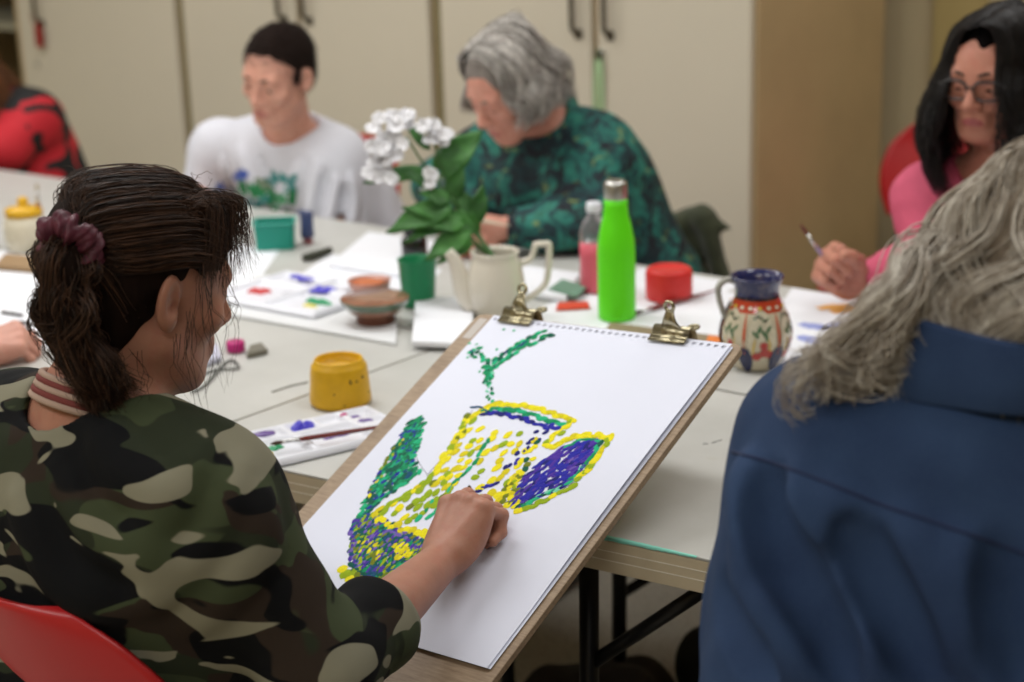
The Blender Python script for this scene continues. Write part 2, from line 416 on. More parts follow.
def make_chair(label, loc, rz):
    """faces +y; origin on the floor under the seat"""
    t = thing('stacking_chair', label, 'chair', loc, rz, 'red plastic stacking chairs')
    def seat(u, v):
        w = .215 - .03 * (1 - v) + .01 * math.sin(PI * v); y = -.20 + .42 * v
        z = .432 + .012 * (2 * u) ** 2 * 1 - .012 * math.sin(PI * v) - (.03 * max(0, (v - .8) / .2) ** 2)
        w *= 1 - .10 * max(0, (v - .85) / .15) ** 2
        return (2 * u * w, y, z)
    v, f = shell(-.5, .5, 17, 17, seat); MB().add(v, f).build('seat', M_REDP, t)
    BZ0, BZH = .555, .287
    def back(u, v):
        h = v; w = .19 + .03 * math.sin(PI * min(1, h * 1.2)) ; w *= math.sqrt(max(.02, 1 - max(0, (h - .62) / .38) ** 2.6 * .80))
        return (2 * u * w, -.215 - .075 * h + .055 * (2 * u) ** 2 * (.5 + .5 * math.sin(PI * h)), BZ0 + BZH * h)
    v, f = shell(-.5, .5, 27, 31, back); MB().add(v, f).build('backrest', M_REDP, t)
    for s in (-1, 1):
        g = MB(); g.tube([(s * .155, .17, .412), (s * .185, .20, .40), (s * .225, .245, .012)], .0105, 10); g.lathe([(.014, 0), (.014, .02), (.011, .024)], 12, M=frame((s * .225, .245, .0), x=(1, 0, 0), z=(0, 0, 1))); g.build('leg', M_CHR, t)
        g = MB(); g.tube([(s * .150, -.255, .70), (s * .155, -.225, .56), (s * .168, -.195, .415), (s * .20, -.235, .2), (s * .22, -.28, .012)], .0105, 10, n=24); g.lathe([(.014, 0), (.014, .02), (.011, .024)], 12, M=frame((s * .22, -.28, .0), x=(1, 0, 0), z=(0, 0, 1))); g.build('leg', M_CHR, t)
        g = MB(); g.tube([(s * .165, -.195, .415), (s * .155, .17, .412)], .009, 8); g.build('seat_rail', M_CHR, t)
    return t
make_chair('red plastic chair under woman in camouflage top', (-1.465, 1.20, .0), 0)
make_chair('red plastic chair under woman in blue shirt', (-.53, 1.20, 0), 0)
_q = on(964, 118, d=4.75)
make_chair('empty red plastic chair standing by the back wall', (_q[0], _q[1] - .27, 0), PI)
make_chair('red plastic chair under young person in white t-shirt', (-3.33, 3.16, 0), PI)
make_chair('red plastic chair under woman in green blouse, olive coat over its corner', (-2.47, 3.18, 0), PI)
make_chair('red plastic chair under dark-haired woman in pink', (-1.17, 3.20, 0), PI)
# ------------------------------------------------------------------ drawing board, sketch pad, painting, clips
def m_board():
    t = NT('hardboard'); co = t.coord()
    c = t.ramp(t.noise(t.coord((1, 9, 9)), 30, 4, .6), [(.3, lin((138, 116, 92))), (.7, lin((168, 146, 120)))])
    c = t.mix(t.ramp(t.noise(co, 9, 5, .7), [(.5, (0, 0, 0)), (.75, (.6, .6, .6))]), c, lin((112, 90, 68)))
    t.base(c); t.set(Roughness=.6); t.bump(t.noise(co, 300, 2), .1, .001); return t.m
M_BOARD = m_board(); M_PAPER = mat('cartridge paper', (222, 226, 242), .6, var=.012, vscale=4, bump=.05, bscale=500, bdist=.0006)
M_TAPE = mat('old tape', (176, 168, 160), .35); M_BEDGE = mat('board edge', (126, 108, 84), .65, var=.1, vscale=30)
_po = V(-1.3555, 1.6207, .7916)
BF = frame(_po, x=(.9983, -.0176, .0563), y=(-.008, .9051, .4252))
PW, PH = .21625, .306
BX, BY, BN = BF[:3, 0], BF[:3, 1], BF[:3, 2]
def onp(px, py):
    """sheet coordinates under a photo pixel"""
    r = CD + CR * (px - CX) / F - CU * (py - CY) / F
    t = np.dot(_po - C0, BN) / np.dot(r, BN); q = C0 + r * t - _po
    return np.array([q @ BX, q @ BY])
def bobj(name, label, cat, group=None):
    o = thing(name, label, cat, (0, 0, 0), 0, group); o.matrix_world = Matrix([list(r) for r in BF]); return o
bt = bobj('drawing_board', 'brown hardboard drawing board leaning on the table edge in the woman\'s lap', 'drawing board')
def rrect(x0, x1, y0, y1, r, n=7):
    o = []
    for cx, cy, a in ((x1 - r, y1 - r, 0), (x0 + r, y1 - r, 90), (x0 + r, y0 + r, 180), (x1 - r, y0 + r, 270)):
        for k in range(n): o.append((cx + r * math.cos(math.radians(a + 90 * k / (n - 1))), cy + r * math.sin(math.radians(a + 90 * k / (n - 1)))))
    return o
MB().prism(rrect(-.253, .2315, -.370, PH + .006, .014), -.0130, -.0035, .0012).build('panel', M_BOARD, bt)
MB().box((-.243, PH - .055, -.0034), (-.226, PH - .006, -.0031)).build('tape', M_TAPE, bt); MB().box((-.02, -.369, -.0034), (.03, -.318, -.0031)).build('tape', M_TAPE, bt)

pt = bobj('sketch_pad', 'large white sketch pad sheet with a half-finished painting of a jug', 'sketch pad')
def sheet(x0, x1, y0, y1, z, lift, holes=True):
    """one sheet: punched top edge, edges lifting a little"""
    xs = [x0]; solid = []
    pitch, hw = .0122, .0056
    x = x0 + .006
    if holes:
        while x + hw < x1 - .004: xs += [x, x + hw]; x += pitch
    else: xs += list(np.linspace(x0, x1, 30)[1:-1])
    xs.append(x1)
    ys = list(np.linspace(y0, y1 - .011, 26)) + [y1 - .0055, y1]
    nx, ny = len(xs), len(ys)
    v = np.array([(X, Y, z + lift(X, Y)) for X in xs for Y in ys]); k = len(v)
    v = np.concatenate([v, v - V(0, 0, .0003)]); f = []
    keep = np.ones((nx - 1, ny - 1), bool)
    if holes: keep[1:-1:2, ny - 3] = False
    id_ = lambda i, j: i * ny + j
    for i in range(nx - 1):
        for j in range(ny - 1):
            if not keep[i, j]: continue
            q = [id_(i, j), id_(i + 1, j), id_(i + 1, j + 1), id_(i, j + 1)]
            f.append(q); f.append([k + t for t in q[::-1]])
    return v, f
lift_top = lambda X, Y: .0035 * max(0, (X - .08) / .13) ** 2 * max(0, 1 - ((Y - .05) / .26) ** 2) + .002 * max(0, -(X + .1) / .11) ** 2 * (.5 - Y)
v, f = sheet(-PW, PW, -PH, PH, .0006, lift_top)
sh = MB().add(v, f).build('painted_sheet', M_PAPER, pt)
v, f = sheet(-PW + .002, PW + .0035, -PH + .001, PH - .004, -.0012, lambda X, Y: .0)
MB().add(v, f).build('under_sheet', M_PAPER, pt)
MB().box((-PW + .001, -PH + .002, -.0034), (PW + .002, PH - .012, -.0016)).build('backing_card', mat('grey backing card', (120, 112, 102), .8), pt)

# the painting: dabs of thick paint on the sheet
PC = {'y': (232, 220, 12), 'yo': (212, 198, 6), 'yg': (146, 172, 6), 'ol': (112, 124, 10), 'em': (0, 140, 88), 'dg': (0, 88, 68), 'te': (28, 176, 124), 'lt': (120, 210, 176), 'bl': (34, 34, 160), 'nv': (20, 24, 112), 'vi': (74, 44, 156), 'lv': (112, 90, 176), 'bg': (8, 74, 112), 'w': (236, 238, 240)}
PK = list(PC); PI_ = {k: i for i, k in enumerate(PK)}
M_PAINT = [mat('paint ' + k, c, .6, var=.12, vscale=260, bump=.25, bscale=420, spec=.15) for k, c in PC.items()]
DV, DFc, DM = [], [], []
_nd = [0]
def dab(p, ang, l, w, col, h=.0004):
    """p sheet coords; l,w half sizes in metres"""
    n = 9; u = V(math.cos(ang), math.sin(ang)); t = V(-u[1], u[0]); b0 = len(DV)
    zl = .0009 + lift_top(*p) + _nd[0] * 1.0e-7; _nd[0] += 1
    j = 1 + .22 * (rng.random(n) - .5)
    for k in range(n):
        a = 2 * PI * k / n; q = p + u * l * math.cos(a) * j[k] + t * w * math.sin(a) * j[k]; DV.append((q[0], q[1], zl))
    for k in range(n):
        a = 2 * PI * k / n; q = p + .6 * (u * l * math.cos(a) * j[k] + t * w * math.sin(a) * j[k]); DV.append((q[0], q[1], zl + h))
    for k in range(n): DFc.append([b0 + k, b0 + (k + 1) % n, b0 + n + (k + 1) % n, b0 + n + k]); DM.append(PI_[col])
    DFc.append([b0 + n + k for k in range(n)]); DM.append(PI_[col])
PXM = 1 / 690.0
def pang(p, q):
    a, b = onp(*p), onp(*q); return math.atan2(b[1] - a[1], b[0] - a[0])
def inside(poly, x, y):
    c = False; n = len(poly)
    for i in range(n):
        (x1, y1), (x2, y2) = poly[i], poly[(i + 1) % n]
        if (y1 > y) != (y2 > y) and x < (x2 - x1) * (y - y1) / (y2 - y1) + x1: c = not c
    return c
def fill(poly, cols, step, l, w, ang=None, jit=.4, aj=.5, skip=0.0, tries=None):
    """scatter dabs in a region given by its outline"""
    xs = [p[0] for p in poly]; ys = [p[1] for p in poly]; y = min(ys); r = 0
    pts = []
    while y <= max(ys):
        x = min(xs) + (r % 2) * step * .5
        while x <= max(xs):
            qx, qy = x + jit * step * (rng.random() - .5) * 2, y + jit * step * (rng.random() - .5) * 2
            if inside(poly, qx, qy) and rng.random() >= skip: pts.append((qx, qy))
            x += step
        y += step * .8; r += 1
    rng.shuffle(pts)
    for qx, qy in pts:
        c = cols[int(rng.integers(len(cols)))]; a = ang if ang is not None else rng.random() * PI
        dab(onp(qx, qy), a + aj * (rng.random() - .5), l * PXM * (.9 + .5 * rng.random()), w * PXM * (1.0 + .5 * rng.random()), c)
def stroke(line, cols, step, l, w, width=0.0, aj=.3, along=True, turn=0.0):
    p = spline(line, 60); d = np.concatenate([[0], np.cumsum(np.linalg.norm(np.diff(p, axis=0), axis=1))])
    s = 0
    while s <= d[-1]:
        q = V(np.interp(s, d, p[:, 0]), np.interp(s, d, p[:, 1])); q2 = V(np.interp(min(s + 2, d[-1]), d, p[:, 0]), np.interp(min(s + 2, d[-1]), d, p[:, 1]))
        if np.linalg.norm(q2 - q) < 1e-6: q2 = q + (p[-1] - p[-2])
        nn = nrm(V(-(q2 - q)[1], (q2 - q)[0])); o = q + nn * width * (rng.random() - .5) * 2
        dab(onp(*o), pang(q, q2) + turn + aj * (rng.random() - .5), l * PXM * (.9 + .4 * rng.random()), w * PXM * (1.0 + .5 * rng.random()), cols[int(rng.integers(len(cols)))]); s += step * (.8 + .4 * rng.random())
a_r = pang((480, 440), (500, 420))
# spout and lower belly
spout = [(411, 420), (420, 417), (424, 424), (418, 446), (414, 458), (420, 472), (404, 486), (388, 497), (376, 508), (366, 520), (358, 520), (363, 505), (375, 482), (392, 452)]
fill([(405, 430), (418, 418), (424, 424), (417, 450), (405, 470), (390, 470)], ['em', 'em', 'te', 'dg'], 3.6, 4.2, 2.6, a_r, aj=1.2)
fill(spout, ['em', 'dg', 'bg', 'bl', 'em', 'dg', 'te'], 3.8, 4.2, 2.3, a_r, aj=1.2)
stroke([(402, 440), (388, 462), (374, 486), (362, 510)], ['yg', 'y', 'ol', 'te'], 6, 4, 2.2, 2)
belly = [(358, 516), (372, 514), (400, 530), (430, 540), (438, 545), (430, 565), (412, 588), (396, 590), (372, 582), (352, 572), (351, 548), (352, 530)]
fill(belly, ['bg', 'dg', 'em', 'vi', 'ol', 'bg', 'lv', 'dg', 'yg'], 3.3, 3.9, 1.9, a_r, aj=1.0)
fill([(352, 545), (364, 540), (384, 548), (380, 560), (356, 562)], ['y', 'yo', 'yg', 'ol'], 5.0, 4.0, 2.2, a_r, aj=1.0, skip=.15)
fill([(392, 545), (410, 543), (412, 556), (396, 562)], ['y', 'y', 'yo'], 4.2, 4.2, 2.8, a_r)
fill([(416, 552), (436, 550), (430, 570), (410, 574)], ['y', 'yg', 'y', 'lv', 'bg'], 4.6, 4.0, 2.2, a_r, skip=.15)
fill([(396, 565), (412, 560), (414, 574), (398, 578)], ['em', 'te', 'em'], 4.0, 4.2, 2.4, a_r)
stroke([(355, 522), (352, 532), (353, 545), (352, 560)], ['lv', 'vi', 'bl', 'bg'], 4, 4.5, 2.4, 1.5)
stroke([(390, 530), (402, 534), (412, 540)], ['lv', 'vi', 'lv'], 3.5, 4, 2.4, 3)
stroke([(352, 566), (372, 576), (398, 585), (420, 577), (434, 562)], ['dg', 'bg', 'dg', 'ol'], 3, 5, 2.6, 3)
stroke([(342, 571), (358, 578), (374, 584), (392, 592), (404, 592), (416, 584)], ['yg', 'y', 'yg', 'ol'], 5.2, 5.5, 4.2, 2.5)
stroke([(344, 576), (362, 584), (380, 590), (394, 597)], ['y', 'yg', 'yg'], 7, 5.5, 4.4, 1.5)
# body: rim, yellow sides, dotted middle
body = [(474, 412), (500, 410), (540, 424), (562, 432), (544, 446), (532, 462), (522, 486), (512, 512), (478, 520), (440, 534), (404, 526), (376, 514), (402, 496), (430, 480), (446, 455), (458, 436)]
fill([(376, 512), (402, 496), (430, 480), (452, 470), (448, 500), (430, 522), (404, 524)], ['yg', 'yg', 'y', 'ol', 'yg'], 9.5, 4.8, 3.3, a_r + .2, .28, .9, .04)
fill([(430, 480), (446, 455), (460, 432), (476, 416), (488, 440), (470, 470), (450, 500)], ['y', 'y', 'yg', 'yo'], 9.5, 4.6, 3.3, a_r - .1, .3, .9, .04)
fill([(486, 425), (520, 425), (535, 440), (520, 470), (505, 500), (470, 515), (445, 525), (470, 490)], ['y', 'y', 'yo', 'yg'], 11, 4.6, 3.3, a_r, .33, .9, .12)
fill([(510, 478), (524, 470), (518, 505), (505, 512), (492, 510)], ['y', 'yo', 'ol', 'y'], 5, 4, 2.8, a_r, .4, .8)
stroke([(376, 513), (402, 497), (428, 481), (446, 455), (460, 432), (474, 413)], ['y', 'y', 'yg', 'yo'], 6, 5.2, 3.2, 1.5, .4)
stroke([(374, 517), (392, 525), (410, 531), (430, 537), (442, 537)], ['y', 'y', 'yo'], 5, 5.2, 4.2, 3, .5)
stroke([(470, 418), (466, 428), (460, 440)], ['yg', 'y', 'ol'], 4, 5, 3, 4, .5)
stroke([(488, 440), (480, 455), (468, 472), (452, 486), (444, 500), (436, 512), (426, 520)], ['te', 'te', 'em'], 9.5, 5.4, 2.5, 1.2, .3)
stroke([(432, 502), (424, 514), (416, 523)], ['te', 'em'], 9, 5, 2.3, 1, .3)
stroke([(476, 415), (494, 405), (520, 405), (548, 412), (572, 421)], ['y', 'y', 'yo', 'y'], 3.6, 5.5, 2.8, 1.6, .25)
stroke([(484, 411), (504, 410), (530, 414), (552, 422), (566, 427)], ['em', 'te', 'em'], 4.0, 5, 2.4, 2.0, .4)
stroke([(484, 413), (500, 414), (522, 419), (544, 427), (560, 430)], ['bl', 'nv', 'bl'], 3.6, 4.6, 2.0, 1.6, .4)
stroke([(570, 422), (564, 430), (554, 437), (546, 446)], ['y', 'yg', 'y', 'dg'], 4, 4.6, 2.6, 2, .4)
stroke([(474, 408), (480, 408), (486, 412)], ['nv', 'bg'], 3.6, 4, 1.5, .6)
stroke([(551, 424), (542, 432), (534, 442), (526, 446), (518, 456), (512, 466), (506, 474)], ['nv', 'bl', 'nv'], 5.2, 3.4, 2.2, 4.5, 1.4)
stroke([(540, 444), (530, 458), (522, 472), (512, 490)], ['ol', 'yg', 'dg', 'y'], 5, 3.8, 2.8, 4, .9)
stroke([(478, 490), (490, 486), (498, 482)], ['bl', 'nv'], 4.5, 3.6, 1.9, 2, .8)
# handle
hand = [(549, 455), (566, 446), (594, 441), (601, 443), (590, 464), (570, 484), (545, 497), (516, 507), (512, 502), (520, 482), (534, 466)]
fill(hand, ['bl', 'bl', 'nv', 'vi', 'bl', 'vi'], 4.4, 5.2, 1.9, pang((520, 500), (590, 450)), .4, .9, .14)
fill([(560, 455), (585, 444), (590, 460), (570, 472)], ['vi', 'vi', 'bl', 'lv'], 5, 4.6, 1.8, pang((520, 500), (590, 450)), .4, .9, .2)
stroke([(546, 447), (558, 446), (568, 440), (578, 437), (590, 436), (602, 437), (611, 438)], ['y', 'y', 'yo', 'y'], 3.6, 5, 2.8, 2, .3)
stroke([(611, 438), (605, 447), (600, 454), (592, 466), (580, 478)], ['y', 'yg', 'y', 'yo'], 4.4, 4.8, 2.6, 1.5, .4)
stroke([(590, 468), (576, 484), (556, 496), (534, 506), (514, 513)], ['yg', 'y', 'yg', 'yg'], 7.5, 4.8, 3.0, 1.5, .4)
stroke([(600, 444), (592, 456), (582, 470), (566, 484), (544, 496), (518, 508)], ['te', 'em', 'te', 'dg', 'lt'], 4.6, 5, 2.0, 1.8, .3)
stroke([(568, 447), (584, 440), (600, 441)], ['te', 'em'], 4.6, 4.4, 1.7, 1)
# leaf sprig above the rim
stroke([(490, 402), (489, 390), (490, 380), (489, 372)], ['te', 'em', 'lt', 'dg'], 2.6, 3.2, 1.5, 4.2, 1.2)
stroke([(489, 384), (490, 372), (497, 363), (512, 352), (528, 343), (540, 337), (552, 334)], ['em', 'te', 'em', 'dg', 'em'], 2.0, 4.2, 2.6, 4.0, .7)
stroke([(496, 362), (514, 350), (530, 342)], ['bg', 'dg', 'nv'], 4.5, 4.2, 1.8, 2.6)
stroke([(489, 378), (485, 366), (480, 357), (474, 350)], ['em', 'te', 'em', 'dg'], 2.0, 3.6, 2.4, 5.5, 1.4)
stroke([(474, 352), (470, 350), (473, 358)], ['bg', 'dg', 'te'], 4, 2.6, 1.8, 3, 1.5)
for p in ((470, 344), (482, 348), (497, 350), (477, 345), (501, 355), (468, 358), (480, 372), (504, 330), (514, 331)): dab(onp(*p), rng.random() * 3, 2.2 * PXM, 1.5 * PXM, 'te')
# the faint pencil outline under the paint
def pencil(line):
    p = np.array([onp(*q) for q in spline(line, 24)]); return np.column_stack([p, [.0010 + lift_top(*q) for q in p]])
o = mesh_np('paint_dabs', np.array(DV), DFc, M_PAINT, sh, DM)
o['label'] = 'yellow, green and violet dabs of paint'
pb = MB()
for ln in ([(415, 455), (421, 466), (427, 474)], [(427, 476), (444, 456), (458, 434), (473, 410)], [(514, 512), (548, 498), (580, 478), (604, 446)], [(470, 408), (478, 408), (484, 411)]):
    pb.tube(pencil(ln), .00035, 4)
pb.build('pencil_line', mat('pencil graphite', (104, 98, 112), .5), sh)

# bulldog clips on the top edge
M_CLIP = mat('brass-toned clip steel', (176, 168, 140), .24, .95)
def clip(x, label, ang):
    c = bobj('bulldog_clip', label, 'clip', 'bulldog clips on the drawing board')
    y = PH + .006; w = .031
    prof = [(-.0215, .0032), (-.0200, .0052), (-.0165, .0040), (-.0125, .0058), (-.0085, .0044), (-.004, .0092), (.002, .0118), (.0085, .0085), (.0105, .0), (.0085, -.012), (.002, -.0185), (-.006, -.0172), (-.016, -.0160), (-.0195, -.0152)]
    prof = spline([(a, b, 0) for a, b in prof], 46)[:, :2]; d = np.gradient(prof, axis=0); nn = np.column_stack([-d[:, 1], d[:, 0]]); nn /= np.linalg.norm(nn, axis=1, keepdims=True)
    p2 = prof + nn * .0011; n = len(prof); v = []
    for X in (-w, w):
        for q in (prof, p2): v += [(x + X, y + a, b) for a, b in q]
    f = []
    for i in range(n - 1):
        f += [[i, i + 1, 2 * n + i + 1, 2 * n + i], [n + i + 1, n + i, 3 * n + i, 3 * n + i + 1], [i + 1, i, n + i, n + i + 1], [2 * n + i, 2 * n + i + 1, 3 * n + i + 1, 3 * n + i]]
    MB().add(v, f).build('jaw', M_CLIP, c)
    for s, (dy, dz) in ((1, (math.sin(ang), math.cos(ang))), (-1, (.95, -.3))):
        L = .036; h = MB()
        axis = nrm(V(0, dy, dz)); base = V(x, y + .001, .0105 if s > 0 else -.016) if s > 0 else V(x + .006, y + .006, -.006)
        side = V(1, 0, 0); nrmv = np.cross(side, axis)
        wid = lambda t: .0115 * (1 - t) ** 1.3 + .0068
        ts = np.linspace(0, 1, 14); vv = []; ff = []
        for t in ts:
            bend = nrmv * (.004 * math.sin(PI * t)); c_ = base + axis * L * t * .74 + bend; wd = wid(t)
            for sx in (-1, -.4, .4, 1):
                vv.append(c_ + side * wd * sx + nrmv * (.0016 * (1 - sx * sx)) + nrmv * .0005)
            for sx in (1, .4, -.4, -1):
                vv.append(c_ + side * wd * sx + nrmv * (.0016 * (1 - sx * sx)) - nrmv * .0005)
        for i in range(13):
            for q in range(8): ff.append([i * 8 + q, i * 8 + (q + 1) % 8, i * 8 + 8 + (q + 1) % 8, i * 8 + 8 + q])
        h.add(vv, ff)
        ctr = base + axis * (L * .74 + .0066); a = np.linspace(0, 2 * PI, 25)[:-1]; ring = np.array([ctr + side * .0072 * math.cos(t) + axis * .0072 * math.sin(t) for t in np.append(a, a[0])])
        vr, fr = tubes(ring, np.full((1, 25), .0027), 8); h.add(vr, [list(q) for q in fr])
        h.build('lever', M_CLIP, c)
    return c
clip(onp(519, 322)[0] - .004, 'left bulldog clip on the board\'s top edge, by the white coffee pot', .75)
clip(onp(668, 342)[0], 'right bulldog clip on the board\'s top edge, lever standing up', .30)
# ------------------------------------------------------------------ things on the tables
def T(px, py, z=TZ): return on(px, py, z=z)
CRH = nrm(V(CR[0], CR[1], 0)); CDH = nrm(V(CD[0], CD[1], 0)); CAMRZ = math.atan2(CRH[1], CRH[0])
UP = V(0, 0, 1)
M_WHT = mat('glazed white china', (218, 212, 198), .18, coat=.4, var=.02, vscale=8); M_WPL = mat('white plastic', (226, 228, 236), .35); 
M_YEL = mat('yellow plastic', (214, 166, 28), .4, var=.07, vscale=40, spec=.4); M_DRK = mat('dark dried paint', (70, 52, 24), .6)
M_RED = mat('red plastic pot', (206, 44, 40), .42, var=.04, vscale=30); M_GRN = mat('green plastic beaker', (22, 138, 88), .4, var=.05, vscale=12)
M_TEAL = mat('teal plastic', (20, 138, 120), .42, var=.04, vscale=10); M_LIME = mat('lime rubberised bottle coat', (98, 226, 22), .38, spec=.35)
M_BRUSH = mat('red lacquered brush handle', (112, 34, 26), .25, coat=.6, var=.15, vscale=60); M_FER = mat('brush ferrule', (205, 205, 205), .25, 1.0); M_BRI = mat('brush bristle', (70, 46, 30), .7, var=.2, vscale=300)
M_WOOD = mat('pale wood', (150, 122, 88), .6, var=.1, vscale=18, stretch=(1, 8, 8))
def paint_m(name, c): return mat(name, c, .3, var=.06, vscale=90, bump=.3, bscale=60, coat=.2, bdist=.004)
P_RED, P_BLU, P_GRN, P_YEL, P_PUR, P_ORG, P_MAG = [paint_m(n, c) for n, c in (('red paint', (196, 40, 44)), ('ultramarine paint', (74, 66, 196)), ('green paint', (20, 150, 96)), ('yellow paint', (222, 206, 40)), ('purple paint', (104, 78, 150)), ('orange paint', (206, 108, 56)), ('magenta paint', (190, 36, 120)))]

# yellow non-spill pot
p = T(341, 403)
t = thing('paint_pot', 'yellow plastic non-spill paint pot beside the white palette', 'paint pot', (p[0], p[1], TZ + .0012))
MB().lathe([(0, .001), (.047, 0), (.0505, .003), (.0508, .010), (.049, .030), (.0478, .050), (.0462, .0625), (.0452, .0665), (.0415, .0690), (.0405, .0745), (.0392, .0765), (.0372, .0760), (.0365, .0735), (.0355, .060), (.0, .058)], 40).build('pot_body', M_YEL, t)
d = MB()
for k in range(7):
    a = -1.9 + 1.7 * rng.random() + CAMRZ * 0; z = .008 + .045 * rng.random(); a = a + (CAMRZ); rr = np.interp(z, [0, .01, .03, .05, .0625], [.0508, .0509, .0491, .0479, .0463])
    d.ell((0, 0, 0), (.0012 + .0015 * rng.random(), .0008, .0010 + .0022 * rng.random()), M=frame((rr * math.cos(a), rr * math.sin(a), z), x=(-math.sin(a), math.cos(a), 0), z=(0, 0, 1)), seg=8, ring=6)
d.build('paint_drip', M_DRK, t)['kind'] = 'stuff'

# brushes
def brush(name, label, p, q, r=.0042, tip=.03, hm=M_BRUSH, bm_=M_BRI):
    """p bristle end, q handle end (room points)"""
    p, q = np.array(p, float), np.array(q, float); L = np.linalg.norm(q - p); u = (q - p) / L
    t = thing(name, label, 'paintbrush', p)
    at = lambda s: u * s
    MB().tube([at(tip * .85 + .022), at(tip + .04), at(tip + .04 + (L - tip - .04) * .3), at(L)], [r * .8, r, r * .95, r * .35], 10, n=20).build('handle', hm, t)
    MB().tube([at(tip * .8), at(tip + .028)], [r * .72, r * .88], 10).build('ferrule', M_FER, t)
    MB().tube([at(0), at(tip * .4), at(tip * .95)], [r * .15, r * .85, r * .7], 8, n=10).build('bristles', bm_, t)
    return t

# palette with wells in front
def palette(label, origin, xdir, L, W, blobs, rows=2, cols=5):
    """origin = centre on the table, wells moulded in a sheet"""
    t = thing('paint_palette', label, 'palette', origin, math.atan2(xdir[1], xdir[0]))
    nx, ny = 112, 44; X = np.linspace(-L / 2, L / 2, nx); Y = np.linspace(-W / 2, W / 2, ny); h = .012
    gx, gy = np.meshgrid(X, Y, indexing='ij')
    Z = np.full_like(gx, h)
    sm = lambda e0, e1, x: (lambda s: s * s * (3 - 2 * s))(np.clip((x - e0) / (e1 - e0), 0, 1))
    wells = []
    cw = (L - .012) / cols; rh = W * .32
    for r_ in range(rows):
        for c_ in range(cols):
            cx = -L / 2 + .006 + cw * (c_ + .5); hy = rh / 2 - .004 if r_ == 0 else (W - rh - .012) / 2 - .003
            cy = W / 2 - .006 - rh / 2 if r_ == 0 else -W / 2 + .006 + (W - rh - .012) / 2
            if r_ == 1 and c_ % 2 == 1: continue
            hx = cw / 2 - .003 if r_ == 0 else cw - .004
            if r_ == 1:
                cx = cx + cw / 2
                if cx + hx > L / 2 - .003: hx = L / 2 - .003 - (cx - cw / 2) - .0; cx = L / 2 - .004 - hx / 2; hx = hx / 2
            dx = np.abs(gx - cx) - hx; dy = np.abs(gy - cy) - hy; dd = np.maximum(dx, dy)
            Z = np.minimum(Z, h - .0085 * sm(0, -.007, dd)); wells.append((cx, cy, hx, hy))
    edge = np.minimum(L / 2 - np.abs(gx), W / 2 - np.abs(gy)); Z = Z - .0105 * (1 - sm(0, .004, edge))
    k = nx * ny; v = np.concatenate([np.stack([gx, gy, Z], -1).reshape(-1, 3), np.stack([gx, gy, np.full_like(gx, .0008)], -1).reshape(-1, 3)]); idx = np.arange(k).reshape(nx, ny); f = []
    for i in range(nx - 1):
        for j in range(ny - 1):
            f.append([idx[i, j], idx[i + 1, j], idx[i + 1, j + 1], idx[i, j + 1]]); f.append([k + idx[i, j], k + idx[i, j + 1], k + idx[i + 1, j + 1], k + idx[i + 1, j]])
    MB().add(v, f).build('tray', M_WPL, t)
    for (bx, by, rx, ry, hh, m_) in blobs:
        n = 26; vv = []; ff = []; ph = rng.random(4) * 6
        prof = [(1, 0), (.92, .5), (.7, .85), (.4, 1), (.15, .95)]
        zb = np.interp(0, [0, 1], [0, 1]); i = int(np.clip((bx + L / 2) / L * (nx - 1), 0, nx - 1)); j = int(np.clip((by + W / 2) / W * (ny - 1), 0, ny - 1)); z0 = Z[i, j] - .0008
        for (s_, hz) in prof:
            for q in range(n):
                a = 2 * PI * q / n; wob = 1 + .22 * math.sin(2 * a + ph[0]) + .14 * math.sin(3 * a + ph[1]) + .1 * math.sin(5 * a + ph[2])
                vv.append((bx + rx * s_ * wob * math.cos(a), by + ry * s_ * wob * math.sin(a), z0 + hh * hz * (1 + .25 * math.sin(3 * a + ph[3]))))
        for l_ in range(len(prof) - 1):
            for q in range(n): ff.append([l_ * n + q, l_ * n + (q + 1) % n, (l_ + 1) * n + (q + 1) % n, (l_ + 1) * n + q])
        ff.append([(len(prof) - 1) * n + q for q in range(n)])
        MB().add(vv, ff).build('paint_blob', m_, t)
    return t
# front palette: runs from behind the woman's arm to under the board's edge
pa, pb_ = T(262, 448), T(392, 418); xd = nrm(pb_ - pa); xd[2] = 0; xd = nrm(xd); yd = V(-xd[1], xd[0], 0)
pc = T(315, 441)
pal = palette('white moulded palette with green, violet and blue paint, by the drawing board', (pc[0], pc[1], TZ + .001), xd, .27, .15,
        [(-.075, .045, .030, .010, .004, P_PUR), (.004, .050, .017, .015, .012, P_BLU), (.078, .050, .006, .005, .003, P_MAG), (.095, .046, .012, .010, .004, P_PUR),
         (-.105, .0, .026, .014, .006, P_GRN), (-.070, -.005, .012, .010, .005, P_GRN), (-.095, -.022, .012, .008, .004, P_YEL), (.03, -.01, .022, .012, .003, P_PUR), (.09, .004, .012, .008, .003, P_PUR)], 2, 5)
b0, b1 = T(270, 444, TZ + .020), T(398, 424, TZ + .020)
brush('paintbrush', 'dark red paintbrush lying across the front palette', b0 + V(0, 0, .0), b1 + .3 * (b1 - b0), .0042, .022)

